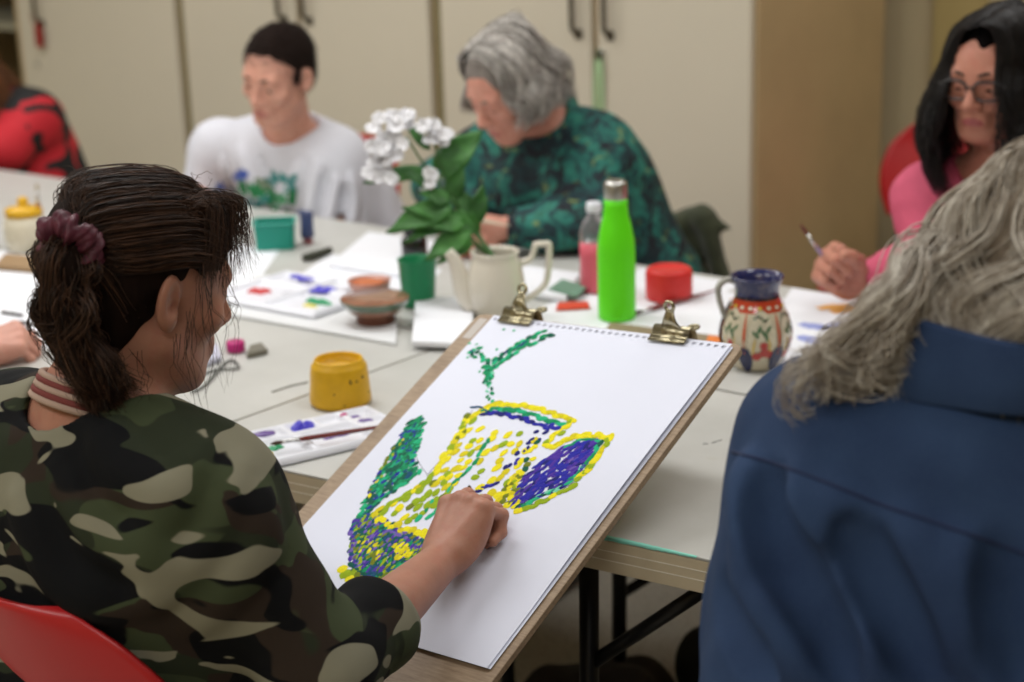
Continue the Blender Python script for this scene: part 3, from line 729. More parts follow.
# white palette tray at the back left, with its board under it
def slab(name, label, cat, px4, z0, th, m_, bev=.001, group=None):
    q = [T(*p, z0) for p in px4]; c = sum(q) / 4
    mb = MB().prism([(k[0] - c[0], k[1] - c[1]) for k in q][::-1] if np.cross((q[1] - q[0])[:2], (q[2] - q[1])[:2]) < 0 else [(k[0] - c[0], k[1] - c[1]) for k in q], 0, th, bev)
    o = mb.build(name, m_); o.location = (c[0], c[1], z0); return tag(o, label, cat, group)
M_SHEET = mat('loose white paper', (234, 236, 242), .65, var=.012, vscale=5); M_CARD = mat('white painted hardboard', (222, 224, 226), .5)
slab('painting_board', 'white board lying flat under the paint tray behind the bowl', 'board', [(226, 316), (396, 346), (398, 296), (256, 276)], TZ + .001, .006, M_CARD)
pa, pb_ = T(232, 308), T(352, 330); xd = nrm((pb_ - pa) * V(1, 1, 0)); pc = T(300, 300)
palette('white paint tray with red, blue and green blobs near the brown bowl', (pc[0], pc[1], TZ + .009), xd, .30, .24,
        [(-.085, -.03, .028, .016, .008, P_RED), (.035, .035, .034, .016, .008, P_BLU), (.085, -.035, .030, .012, .009, P_GRN), (.085, -.062, .016, .007, .005, P_YEL), (-.07, .08, .03, .014, .004, P_BLU), (-.03, .06, .025, .012, .004, mat('lilac wash', (186, 184, 220), .4)), (-.01, .0, .02, .03, .003, mat('grey wash', (176, 176, 186), .4))], 2, 4)

# brown glazed bowl and the orange dish behind it
p = T(376, 322, TZ + .007)
t = thing('bowl', 'brown glazed bowl with green inside, on the white board', 'bowl', (p[0], p[1] , TZ + .0075))
M_BRN = mat('brown glaze', (142, 96, 74), .22, coat=.6, var=.25, vscale=35); M_FOOT = mat('bare brown clay', (104, 62, 44), .6, var=.1, vscale=30); M_DGL = mat('dark green glaze', (74, 92, 70), .12, coat=.9, var=.25, vscale=30)
MB().lathe([(0, .0), (.036, 0), (.038, .003), (.036, .013), (.040, .016)], 36).build('foot_ring', M_FOOT, t)
MB().lathe([(.030, .0155), (.042, .0165), (.054, .026), (.062, .037), (.0665, .046), (.0665, .048), (.065, .0485)], 40).build('bowl_body', M_BRN, t)
MB().lathe([(.0585, .0315), (.0630, .038), (.0672, .0462), (.0672, .0482)], 40).build('glaze_band', M_DGL, t)
MB().lathe([(0, .024), (.03, .026), (.048, .032), (.059, .041), (.0648, .0484)], 40).build('glaze_inside', M_DGL, t)
p = T(360, 302, TZ)
t = thing('small_dish', 'small dish of orange paint just behind the brown bowl', 'dish', (p[0], p[1], TZ + .024))
t.location = (p[0] + .01, p[1] + .02, TZ + .022)
MB().lathe([(0, 0), (.034, 0), (.040, .006), (.044, .020), (.0445, .022), (.042, .021), (.036, .010), (0, .009)], 32).build('dish_body', mat('pinkish dish', (196, 140, 122), .35, coat=.3), t)
MB().lathe([(0, .017), (.02, .0185), (.040, .0165)], 30, rfun=lambda a, z: 1 + .03 * np.sin(3 * a)).build('paint', P_ORG, t)

# green beaker, white pad and black jar behind
p = T(419, 306)
t = thing('beaker', 'green plastic beaker under the drooping leaves, left of the coffee pot', 'beaker', (p[0], p[1], TZ + .0012))
MB().lathe([(0, 0), (.030, 0), (.032, .003), (.0385, .094), (.0400, .096), (.0385, .097), (.0365, .094), (.031, .006), (0, .005)], 36).build('beaker_body', M_GRN, t)
p = T(415, 262)
t = thing('ink_jar', 'small black jar standing behind the green beaker', 'jar', (p[0], p[1], TZ + .0012))
MB().lathe([(0, 0), (.026, 0), (.029, .004), (.029, .05), (.024, .058), (.020, .060), (.020, .064)], 28).build('jar_body', mat('black glass', (14, 18, 18), .12, coat=.5), t)
MB().lathe([(.0205, .0645), (.023, .065), (.023, .080), (.021, .083), (0, .083)], 28).build('lid', mat('black lid', (22, 24, 24), .4), t)
slab('sketchbook', 'small white sketchbook lying between green beaker and drawing board', 'sketchbook', [(412, 346), (470, 349), (475, 302), (416, 301)], TZ + .009, .010, M_SHEET)

# white coffee pot used as a vase
p = T(497, 318)
cpz = TZ + .0012
t = thing('coffee_pot', 'white china coffee pot holding artificial flowers', 'coffee pot', (p[0], p[1], cpz), CAMRZ)
body = [(0, .001), (.040, 0), (.044, .004), (.0465, .012), (.053, .035), (.0565, .055), (.0565, .072), (.053, .092), (.0475, .112), (.0445, .122), (.0455, .127), (.0475, .131), (.0470, .1335), (.0445, .133), (.0425, .124), (.045, .110), (.050, .09), (.053, .065), (.048, .03), (.0, .012)]
MB().lathe(body, 48).build('pot_body', M_WHT, t)
sp = MB(); pth = spline([(-.040, 0, .028), (-.058, 0, .048), (-.068, 0, .082), (-.078, 0, .116), (-.090, 0, .134)], 26); n = len(pth)
rad = np.interp(np.linspace(0, 1, n), [0, .3, .7, 1], [.025, .021, .0135, .0105])
sp.tube(pth, rad, 18)
sp.build('spout', M_WHT, t)
hd = MB(); hd.tube([(.046, 0, .107), (.060, 0, .110), (.070, 0, .118), (.0745, 0, .130), (.0765, 0, .137), (.0785, 0, .1425), (.084, 0, .1435), (.099, 0, .1435), (.1035, 0, .1425), (.1045, 0, .137), (.1040, 0, .120), (.1015, 0, .09), (.0985, 0, .072), (.092, 0, .060), (.078, 0, .047), (.062, 0, .036), (.047, 0, .030)], [.0075, .0058, .0062, .0064, .0066, .006, .0075], 12, n=110)
hd.build('handle', M_WHT, t)
potc = V(p[0], p[1], cpz)

# the artificial flowers are one bound bunch: stems, leaves, blossoms
M_STEM = mat('green wire stem', (58, 98, 44), .5); M_PET = mat('white fabric petal', (240, 240, 244), .7, sheen=.3, bump=.1, bscale=300)
def m_leaf():
    t_ = NT('fabric leaf'); co = t_.coord()
    t_.base(t_.ramp(t_.noise(co, 22, 4, .6), [(.3, lin((28, 78, 24))), (.7, lin((62, 126, 44)))])); t_.set(Roughness=.55); t_.bump(t_.noise(co, 240, 2), .15, .001); return t_.m
M_LEAF = m_leaf()
def leaf(mb, base, tip, normal, width, curl=.15, heart=.0, mi=0):
    base, tip = np.array(base), np.array(tip); L = np.linalg.norm(tip - base); u = (tip - base) / L
    n_ = nrm(np.array(normal) - u * np.dot(normal, u)); s_ = np.cross(n_, u); nu, nv = 9, 15; v = []; f = []
    for j in range(nv):
        q = j / (nv - 1); w = width * (math.sin(PI * min(1, q ** .62 * .985 + .015)) ** .85) * (1 - .12 * q)
        for i in range(nu):
            x = (i / (nu - 1) - .5) * 2
            z = -curl * L * q * q + .10 * w * abs(x) + .004 * math.sin(9 * q + 3 * x) * abs(x) + .012 * L * math.sin(12 * q) * x * x
            back = -heart * L * (abs(x) ** 2) * (1 - q) ** 3
            v.append(base + u * (L * q + back) + s_ * w * x + n_ * z)
    k = nu * nv; N = np.array(v); N2 = N - n_ * .0007; allv = np.concatenate([N, N2])
    for j in range(nv - 1):
        for i in range(nu - 1):
            a = j * nu + i; f.append([a, a + 1, a + nu + 1, a + nu]); f.append([k + a, k + a + nu, k + a + nu + 1, k + a + 1])
    for i in range(nu - 1): f += [[i + 1, i, k + i, k + i + 1], [(nv - 1) * nu + i, (nv - 1) * nu + i + 1, k + (nv - 1) * nu + i + 1, k + (nv - 1) * nu + i]]
    for j in range(nv - 1): a, b = j * nu, j * nu + nu; f += [[a, b, k + b, k + a], [b + nu - 1, a + nu - 1, k + a + nu - 1, k + b + nu - 1]]
    mb.add(allv, f, mi)
def blossom(mb, c, nrml, R):
    """five notched petals"""
    nrml = nrm(nrml); ref = nrm(np.cross(nrml, V(.3, .5, .9))); r2 = np.cross(nrml, ref); a0 = rng.random() * 6
    for k in range(5):
        a = a0 + 2 * PI * k / 5 + .25 * (rng.random() - .5); u = ref * math.cos(a) + r2 * math.sin(a); s_ = np.cross(nrml, u); nu, nv = 7, 8; v = []; f = []; lift = .15 + .5 * rng.random(); RR = R * (.85 + .3 * rng.random())
        for j in range(nv):
            q = j / (nv - 1); w = RR * .55 * math.sin(PI * min(1, .10 + q * .83)) ** .7
            for i in range(nu):
                x = (i / (nu - 1) - .5) * 2
                v.append(c + u * (RR * (.06 + .94 * q) - .22 * RR * q ** 5 * (1 - abs(x)) * 1.0) + s_ * w * x + nrml * (RR * (lift * q - .5 * q * q * (.4 + rng.random() * .1)) + RR * .12 * math.sin(5 * x + 4 * k) * q + .25 * w * x * x))
        N = np.array(v); k0 = nu * nv; allv = np.concatenate([N, N - nrml * .0006])
        for j in range(nv - 1):
            for i in range(nu - 1):
                b = j * nu + i; f.append([b, b + 1, b + nu + 1, b + nu]); f.append([k0 + b, k0 + b + nu, k0 + b + nu + 1, k0 + b + 1])
        for i in range(nu - 1): f.append([(nv - 1) * nu + i, (nv - 1) * nu + i + 1, k0 + (nv - 1) * nu + i + 1, k0 + (nv - 1) * nu + i])
        for j in range(nv - 1): b = j * nu; f += [[b, b + nu, k0 + b + nu, k0 + b], [b + 2 * nu - 1, b + nu - 1, k0 + b + nu - 1, k0 + b + 2 * nu - 1]]
        mb.add(allv, f)
    mb.ell(c + nrml * R * .1, (R * .12,) * 3, 0, seg=8, ring=6)
DPOT = float(np.dot(potc - C0, CD))
def fp(px, py, dd=0.0): return on(px, py, d=DPOT + dd)
FB = thing('artificial_flower', 'bunch of white artificial flowers with green leaves in the coffee pot', 'artificial flower', potc + V(0, 0, .02))
def flower_stem(path, heads, leaves):
    """path photo points (px,py,depth offset); heads (px,py,dd,R); leaves (base, tip, width, tilt, curl, heart)"""
    P0 = potc + V(0, 0, .02); t_ = FB
    pts = [P0 + V(.016 * (rng.random() - .5), .016 * (rng.random() - .5), 0), potc + V(0, 0, .10) + CRH * .008] + [fp(*q) for q in path]
    MB().tube(np.array(spline(pts, 40)) - P0, [.0032, .0028, .0022], 8).build('stem', M_STEM, t_)
    for (bx, tx, w, tl, cu, he) in leaves:
        b, e = fp(*bx), fp(*tx); m_ = MB(); n_ = nrm(-CD * (1 - abs(tl)) + UP * .45 + CRH * tl); leaf(m_, b - P0, e - P0, n_, w, cu, he); 
        st = min(pts[1:], key=lambda q: np.linalg.norm(q - b)); m_.build('leaf', M_LEAF, t_)
    for (x, y, dd, R, cnt, rx, ry) in heads:
        for k in range(cnt):
            a, r_ = rng.random() * 2 * PI, math.sqrt(rng.random())
            q = fp(x + rx * r_ * math.cos(a), y + ry * r_ * math.sin(a), dd + .03 * (rng.random() - .5))
            m_ = MB(); blossom(m_, q - P0, nrm(-CD * .8 + UP * .5 * (rng.random() + .1) + CRH * 1.2 * (rng.random() - .5) + V(0, 0, .3 * (rng.random() - .5))), R * (.85 + .3 * rng.random())); m_.build('blossom', M_PET, t_)
flower_stem([(472, 230, 0), (448, 196, -.005), (425, 166, -.01), (406, 136, -.012)], [(385, 133, -.02, .017, 12, 20, 20), (408, 122, -.015, .016, 9, 20, 12), (382, 163, -.015, .017, 13, 14, 22), (392, 150, -.025, .015, 6, 14, 12)],
    [((420, 170, .01), (361, 180, .02), .018, .1, .1, .05), ((432, 180, -.01), (404, 172, -.03), .022, -.1, .15, .05), ((430, 150, .01), (395, 108, .02), .012, .1, .1, 0)])
flower_stem([(476, 232, .01), (456, 200, .01), (440, 165, .01), (434, 140, .0)], [(434, 132, .0, .0145, 8, 15, 9), (442, 136, -.005, .013, 3, 8, 6)],
    [((440, 170, .015), (482, 128, .02), .034, .25, .08, .10), ((452, 196, .01), (462, 160, .0), .020, .2, .1, .08)])
flower_stem([(470, 236, -.01), (448, 212, -.015), (432, 188, -.02)], [(429, 180, -.02, .0135, 4, 5, 8)],
    [((452, 214, -.02), (402, 204, -.03), .020, -.2, .14, .05), ((446, 206, -.02), (384, 228, -.03), .030, -.1, .16, .10), ((452, 220, -.02), (400, 238, -.03), .018, -.1, .2, .05), ((448, 200, -.02), (420, 190, -.03), .018, .1, .1, .05)])
flower_stem([(476, 246, -.01), (462, 236, -.015), (446, 226, -.02)], [],
    [((466, 232, -.02), (424, 258, -.04), .026, -.05, .10, .08), ((470, 240, -.02), (436, 262, -.035), .018, 0, .1, .05), ((462, 222, -.02), (425, 222, -.04), .022, -.1, .2, .08), ((474, 232, -.005), (440, 205, -.02), .018, .1, .1, .05)])
flower_stem([(480, 236, .02), (476, 214, .02), (470, 196, .015)], [],
    [((474, 222, .01), (484, 184, .0), .020, .3, .1, .10), ((474, 216, .015), (446, 182, .01), .022, .1, .1, .1), ((478, 232, .01), (458, 206, -.01), .016, .1, .1, .05)])

# lime bottle, pink bottle
p = T(617, 319)
t = thing('water_bottle', 'lime green metal water bottle with silver cap', 'bottle', (p[0], p[1], TZ + .0030))
MB().lathe([(0, .001), (.034, 0), (.036, .003), (.0362, .02), (.0362, .130), (.0345, .155), (.0295, .180), (.0245, .200), (.0225, .218), (.0220, .2325)], 44).build('bottle_body', M_LIME, t)
MB().lathe([(.0222, .233), (.0224, .2345), (.0224, .258), (.021, .2645), (.0165, .2675), (0, .268)], 40).build('cap', M_STEEL, t)
p = T(595, 292)
t = thing('drink_bottle', 'clear plastic bottle of pink drink with white cap, behind lime bottle', 'bottle', (p[0], p[1], TZ + .0030))
M_PINK = mat('pink drink', (214, 96, 112), .25); M_CLEAR = mat('clear plastic', (214, 214, 218), .15, trans=.85, ior=1.2)
MB().lathe([(0, .001), (.027, 0), (.0305, .006), (.0295, .02), (.0305, .03), (.0295, .06), (.0305, .075), (.0300, .105)], 32).build('drink', M_PINK, t)
MB().lathe([(.0302, .1055), (.0305, .115), (.028, .132), (.020, .148), (.0135, .156), (.0130, .164)], 32).build('bottle_neck', M_CLEAR, t)
MB().lathe([(.0150, .1645), (.0155, .166), (.0155, .182), (.014, .184), (0, .184)], 28).build('cap', M_WPL, t)

# red upside-down pot
p = T(669, 299)
t = thing('paint_pot', 'red plastic paint pot upside down on white paper', 'paint pot', (p[0], p[1], TZ + .0022))
MB().lathe([(.040, 0), (.0455, .001), (.0465, .004), (.0470, .020), (.0470, .050), (.0462, .056), (.0445, .060), (.0405, .0630), (.038, .0632), (.036, .061), (0, .0605)], 44).build('pot_body', M_RED, t)

# flowered jug
p = T(756, 366)
t = thing('jug', 'painted pottery jug, navy rim and red flowers on cream', 'jug', (p[0], p[1], TZ + .0025), CAMRZ)
prof = [(0, .001), (.038, 0), (.041, .003), (.046, .014), (.0545, .034), (.0595, .052), (.0585, .068), (.052, .090), (.044, .110), (.0385, .122), (.0370, .130), (.0385, .140), (.0430, .151), (.0455, .158), (.0450, .160), (.0430, .159), (.039, .146), (.035, .130), (.040, .11), (.052, .07), (.046, .03), (0, .012)]
jr = lambda z: float(np.interp(z, [q[1] for q in prof[1:14]], [q[0] for q in prof[1:14]]))
def m_jug():
    t_ = NT('jug glaze'); tc = t_.n('ShaderNodeTexCoord'); s_ = t_.n('ShaderNodeSeparateXYZ'); t_.l(tc.outputs['Object'], s_.inputs[0])
    mp = t_.n('ShaderNodeMapRange'); mp.inputs[1].default_value = 0; mp.inputs[2].default_value = .17; t_.l(s_.outputs[2], mp.inputs[0])
    cr, nv, rd, dk = lin((206, 196, 170)), lin((32, 38, 88)), lin((190, 62, 34)), lin((40, 30, 40))
    c = t_.ramp(mp.outputs[0], [(0, cr), (.13, lin((176, 160, 124))), (.15, cr), (.60, cr), (.605, rd), (.71, rd), (.715, dk), (.745, dk), (.75, nv), (1, nv)], 'CONSTANT')
    c = t_.mix(t_.ramp(t_.noise(tc.outputs['Object'], 90, 3), [(.5, (0, 0, 0)), (.75, (.10, .10, .10))]), c, lin((225, 190, 160)))
    t_.base(c); t_.set(Roughness=.15); t_.b.inputs['Coat Weight'].default_value = .6; return t_.m
MB().lathe(prof, 52).build('jug_body', m_jug(), t)
MB().tube([(-.034, 0, .147), (-.046, 0, .153), (-.058, 0, .150), (-.066, 0, .138), (-.064, 0, .118), (-.058, 0, .098), (-.053, 0, .086)], [.006, .0062, .0055, .005, .0055], 12, n=40).build('handle', mat('jug handle glaze', (150, 148, 140), .15, coat=.5, var=.35, vscale=25), t)
J = [mat('jug ' + n, c, .2, coat=.5, var=.12, vscale=120) for n, c in (('cream', (214, 206, 182)), ('red', (178, 54, 48)), ('navy', (26, 32, 74)), ('green', (82, 116, 84)), ('orange', (200, 74, 36)), ('yellow', (214, 182, 70)), ('dark', (40, 36, 36)))]
jm = MB(); _jl = [0]
def jd(th, z, ra, rz, mi, rot=0.0, n=18):
    """an oval painted on the jug; th from the side facing the camera"""
    _jl[0] += 1; off = .0003 + .00004 * _jl[0]; pts = []
    for k in range(n):
        a = 2 * PI * k / n; x, y = ra * math.cos(a), rz * math.sin(a); x, y = x * math.cos(rot) - y * math.sin(rot), x * math.sin(rot) + y * math.cos(rot)
        zz = z + y; r_ = jr(zz) + off; tt = -PI / 2 + th + x / jr(z); pts.append((r_ * math.cos(tt), r_ * math.sin(tt), zz))
    r_ = jr(z) + off + .0002; tt = -PI / 2 + th; pts.append((r_ * math.cos(tt), r_ * math.sin(tt), z)); jm.add(pts, [[k, (k + 1) % n, n] for k in range(n)], mi)
for k in range(6):
    th = -1.15 + k * 1.047 + .12
    jd(th - .524, .022, .012, .024, 2); jd(th - .524, .068, .0022, .036, 4)
    jd(th, .064, .0252, .046, 6); jd(th, .064, .0248, .0455, 0)
    for s_ in (-1, 1): jd(th + s_ * .24, .046, .0016, .018, 5, s_ * .15)
    jd(th + .10, .037, .0085, .0085, 1); jd(th - .14, .030, .008, .0075, 1); jd(th + .28, .033, .007, .007, 1); jd(th + .05, .050, .007, .007, 1)
    for (dx, z, r_) in ((.05, .072, .6), (.2, .078, -.7), (-.08, .078, -.4), (.13, .066, .1), (-.18, .070, .8)): jd(th + dx, z, .0026, .008, 3, r_)
    for j in range(7): jd(th - .22 + .07 * j, .096 + .004 * math.sin(j), .0018, .0024, 6 if j % 2 else 3)
    for j in range(3): jd(th - .4 + .35 * j, .112, .0035, .0030, 5 if j % 2 else 0)
jm.build('painted_flowers', J, t)

# loose sheets, drawings and small things
slab('paper_sheet', 'large white sheet under the lime bottle', 'paper', [(520, 318), (650, 345), (712, 312), (575, 292)], TZ + .0006, .0006, M_SHEET, 0)
slab('paper_sheet', 'bright white sheet behind the right bulldog clip, left of flowered jug', 'paper', [(630, 342), (742, 352), (790, 300), (722, 292)], TZ + .0014, .0006, M_SHEET, 0)
slab('paper_sheet', 'white sheet under the upturned red pot', 'paper', [(600, 296), (690, 312), (742, 284), (640, 268)], TZ + .0001, .0006, M_SHEET, 0)
sh2 = slab('paper_sheet', 'white sheet with orange and blue strokes before the woman in pink', 'paper', [(742, 368), (905, 392), (962, 318), (792, 288)], TZ + .0001, .0007, M_SHEET, 0)
so = V(*sh2.location)
for m_, strokes in ((mat('orange watercolour', (238, 178, 92), .6), [((818, 309), (850, 306), 5), ((832, 313), (868, 308), 4)]), (mat('blue watercolour', (150, 160, 214), .6), [((800, 324), (830, 330), 5), ((822, 330), (856, 322), 4), ((850, 318), (884, 316), 4), ((800, 336), (820, 345), 4)])):
    mb = MB()
    for (a, b, w) in strokes:
        A_, B_ = T(*a), T(*b); L = np.linalg.norm(B_ - A_); u = (B_ - A_) / L; s_ = np.cross(UP, u); n = 14; v = []; f = []
        for i in range(n):
            q = i / (n - 1); ww = w / 560 * 2.2 * (.6 + .4 * math.sin(q * PI)) * (.8 + .4 * rng.random())
            c_ = A_ + u * L * q - so; v += [c_ + s_ * ww - V(0, 0, c_[2]) + V(0, 0, .0011), c_ - s_ * ww - V(0, 0, c_[2]) + V(0, 0, .0011)]
        for i in range(n - 1): f.append([2 * i, 2 * i + 1, 2 * i + 3, 2 * i + 2])
        mb.add(v, f)
    mb.build('watercolour_stroke', m_, sh2)
slab('paper_sheet', 'crumpled white sheet in front of the young person in white', 'paper', [(330, 268), (418, 282), (440, 246), (368, 236)], TZ + .0002, .012, M_SHEET, .004)
slab('paper_sheet', 'white sheet with pale blue wash behind the brown bowl', 'paper', [(300, 275), (420, 293), (442, 270), (330, 254)], TZ + .0001, .0006, M_SHEET, 0)
slab('paper_sheet', 'white sheet with blue marks at left edge by the yellow-lidded jar', 'paper', [(-40, 335), (60, 352), (110, 268), (0, 250)], TZ + .0004, .0006, M_SHEET, 0)
slab('paper_sheet', 'white sheet stretching behind the dark-haired head at left', 'paper', [(120, 270), (250, 292), (280, 250), (160, 232)], TZ + .0003, .0006, M_SHEET, 0)
slab('magazine', 'folded white magazine behind the coffee pot handle', 'magazine', [(508, 296), (566, 303), (580, 278), (524, 270)], TZ + .0022, .012, M_SHEET, .003)
slab('felt_cloth', 'small grey-green cloth behind the coffee pot', 'cloth', [(548, 290), (576, 298), (588, 287), (562, 280)], TZ + .014, .003, mat('grey green felt', (108, 142, 122), .9), .001)
slab('paper_strip', 'orange-red paper strip left of the lime bottle', 'paper strip', [(556, 311), (590, 309), (588, 303), (558, 304)], TZ + .0030, .004, mat('orange red card', (216, 78, 52), .5), .001)
slab('wooden_ruler', 'grey-brown wooden ruler lying behind the drawing board', 'ruler', [(606, 331), (716, 346), (722, 338), (610, 324)], TZ + .0024, .004, mat('ruler wood', (138, 124, 98), .6, var=.1, vscale=20), .001)
slab('oil_pastel', 'orange pastel stick at the end of the wooden ruler', 'pastel', [(706, 347), (724, 349), (726, 342), (708, 340)], TZ + .0080, .010, mat('orange pastel', (226, 128, 60), .6), .002)
b0, b1 = T(716, 290, TZ + .008), T(632, 314, TZ + .008)
brush('paintbrush', 'long dark red paintbrush lying beside the red pot', b1, b0, .0052, .03, mat('dark red brush handle', (120, 52, 48), .3, coat=.4))

# magenta pot, grey eraser stick, wire
p = T(236, 352)
t = thing('bottle_cap', 'small magenta bottle cap with two holes, left of the yellow pot', 'cap', (p[0], p[1], TZ + .0012))
MB().lathe([(0, 0), (.015, 0), (.0175, .003), (.0175, .016), (.016, .020), (.012, .021), (0, .0195)], 28).build('cap_body', P_MAG, t)
for s_ in (-1, 1): MB().ell((CRH[0] * .005 * s_, CRH[1] * .005 * s_, .0205), (.0030, .0030, .0012), seg=12, ring=6).build('hole', M_DRK, t)
slab('eraser', 'grey-brown eraser stick behind the magenta cap', 'eraser', [(247, 359), (268, 354), (262, 347), (250, 350)], TZ + .0012, .010, mat('grey brown rubber', (112, 108, 96), .7), .002)
slab('folded_cloth', 'pale grey rag beside the painting woman\'s cheek', 'cloth', [(192, 372), (222, 362), (218, 348), (192, 354)], TZ + .0012, .012, mat('pale rag', (190, 190, 206), .85, var=.08, vscale=30), .004)
wr = MB().tube([T(196, 378, TZ + .004), T(215, 370, TZ + .004), T(238, 368, TZ + .004), T(232, 360, TZ + .004), T(222, 366, TZ + .004), T(205, 385, TZ + .004), T(192, 392, TZ + .004)], .0022, 8, n=60)
tag(wr.build('wire', mat('dark wire', (84, 86, 82), .5)), 'thin dark looped wire on the table by the painting woman\'s chin', 'wire')
st = MB().tube([T(272, 392, TZ + .0022), T(290, 386, TZ + .0022), T(308, 382, TZ + .0022)], .0013, 6, n=14)
tag(st.build('pencil_lead', mat('lead', (120, 118, 110), .5)), 'thin grey pencil lead behind the yellow pot', 'lead')
ch = MB().tube([T(302, 258, TZ + .009), T(312, 256, TZ + .011), T(330, 250, TZ + .009)], [.007, .010, .008], 10, n=14)
tag(ch.build('charcoal_stick', mat('charcoal', (58, 60, 48), .8, var=.3, vscale=60)), 'dark charcoal stick lying on papers in front of white t-shirt', 'charcoal')

# teal box, navy tube, yellow-lidded jar at the back left
p = T(276, 248)
t = thing('plastic_tub', 'teal square plastic tub in front of the young person in white', 'tub', (p[0], p[1], TZ + .0012), CAMRZ + .05)
def tub(w, d_, h, th):
    mb = MB(); o_, i_ = rrect(-w, w, -d_, d_, .012), rrect(-w + th, w - th, -d_ + th, d_ - th, .010); n = len(o_); s0 = .93
    v = [(x * s0, y * s0, 0) for x, y in o_] + [(x, y, h) for x, y in o_] + [(x, y, h) for x, y in i_] + [(x * s0, y * s0, .004) for x, y in i_]; f = [list(range(n))[::-1]]
    for l_ in range(3):
        for k in range(n): f.append([l_ * n + k, l_ * n + (k + 1) % n, (l_ + 1) * n + (k + 1) % n, (l_ + 1) * n + k])
    f.append([3 * n + k for k in range(n)]); mb.add(v, f, smooth=False); return mb
tub(.047, .035, .062, .003).build('tub_body', M_TEAL, t)
rim = MB(); o_ = rrect(-.0485, .0485, -.0365, .0365, .013); rim.tube([(x, y, .0635) for x, y in o_] + [(o_[0][0], o_[0][1], .0635)], .0022, 6); rim.build('rim', mat('pale teal rim', (70, 176, 158), .4), t)
p = T(308, 244)
t = thing('paint_tube', 'dark navy paint tube standing right of the teal tub', 'paint tube', (p[0], p[1], TZ + .0012))
MB().lathe([(0, 0), (.011, 0), (.012, .002), (.012, .016), (.010, .017)], 20).build('cap', mat('tube cap', (150, 84, 88), .4), t)
n = 20; v = []; f = []
for k in range(9):
    q = k / 8; 
    for j in range(n): a = 2 * PI * j / n; v.append((.017 * (1 + .35 * q) * math.cos(a), .017 * (1 - .92 * q) * math.sin(a), .0172 + .062 * q))
for k in range(8):
    for j in range(n): f.append([k * n + j, k * n + (j + 1) % n, (k + 1) * n + (j + 1) % n, (k + 1) * n + j])
f += [list(range(n))[::-1], [8 * n + j for j in range(n)]]
MB().add(v, f).build('tube_body', mat('navy tube', (62, 72, 110), .35), t)
p = T(28, 250)
t = thing('glue_jar', 'white jar with yellow lid and a brush in it, at left edge', 'jar', (p[0], p[1], TZ + .0012))
MB().lathe([(0, 0), (.038, 0), (.042, .004), (.050, .030), (.050, .060), (.044, .078), (.040, .082)], 36).build('jar_body', mat('off-white jar', (212, 204, 182), .35), t)
MB().lathe([(.0415, .0825), (.0435, .083), (.0435, .098), (.040, .101), (.014, .104), (.012, .108), (.013, .120), (.009, .126), (0, .127)], 32).build('lid', M_YEL, t)
q = V(p[0], p[1], TZ) + CRH * .035 + V(0, 0, .097)
brush('paintbrush', 'paintbrush sticking up out of the yellow-lidded jar', q + V(0, 0, .062) + CRH * .003, q - V(0, 0, .03), .006, .02, mat('reddish wood handle', (150, 84, 66), .5), mat('pale bristle', (170, 156, 130), .7))
slab('wooden_block', 'small wooden block in front of the yellow-lidded jar', 'block', [(-6, 270), (40, 274), (46, 262), (6, 258)], TZ + .0016, .012, M_WOOD, .002)
p = T(2, 262)
for k, (x, y, x2, y2, lb) in enumerate(((2, 312, 22, 315, 'dark pencil lying on white sheet left of the bun'), (20, 322, 45, 326, 'dark pencil just above the hands at left edge'))):
    o = MB().tube([T(x, y, TZ + .005), T(x2, y2, TZ + .005)], .0035, 6).build('pencil', mat('dark pencil', (72, 66, 64), .5)); tag(o, lb, 'pencil', 'pencils at the left edge')
# ------------------------------------------------------------------ distance fields -> one continuous surface
def smin(a, b, k):
    if k <= 0: return np.minimum(a, b)
    h = np.clip(.5 + .5 * (b - a) / k, 0, 1); return b + (a - b) * h - k * h * (1 - h)
class Node:
    def __init__(s): s.items = []
    def cone(s, a, b, r1, r2=None, k=.02, op='add'): s.items.append((op, ('c', np.array(a, float), np.array(b, float), r1, r1 if r2 is None else r2), k)); return s
    def ell(s, c, R, r, k=.02, op='add'): s.items.append((op, ('e', np.array(c, float), np.array(R, float), np.array(r, float)), k)); return s
    def node(s, n, k=.02, op='add'): s.items.append((op, ('n', n), k)); return s
    def half(s, p, n, k=.0): s.items.append(('int', ('h', np.array(p, float), nrm(n)), k)); return s      # keep the side the normal points away from
    def disp(s, fn): s.items.append(('disp', ('f', fn), 0)); return s
    def chain(s, pts, rr, k=.02, op='add'):
        for i in range(len(pts) - 1): s.cone(pts[i], pts[i + 1], rr[i], rr[i + 1], k if i else k, op)
        return s
    def bb(s):
        lo, hi = np.full(3, 1e9), np.full(3, -1e9)
        for op, sh, k in s.items:
            if op != 'add': continue
            l, h = shbb(sh); lo = np.minimum(lo, l); hi = np.maximum(hi, h)
        return lo, hi
    def ev(s, P, lo, hi, pad):
        d = np.full(len(P), 10.0)
        for op, sh, k in s.items:
            if sh[0] == 'f': d = d + sh[1](P, d); continue
            if op in ('add', 'sub'):
                l, h = shbb(sh); q = pad + k
                if np.any(l - q > hi) or np.any(h + q < lo): continue
            v = shev(sh, P, lo, hi, pad)
            if op == 'add': d = smin(d, v, k)
            elif op == 'sub': d = -smin(-d, v, k)
            else: d = -smin(-d, -v, k)
        return d
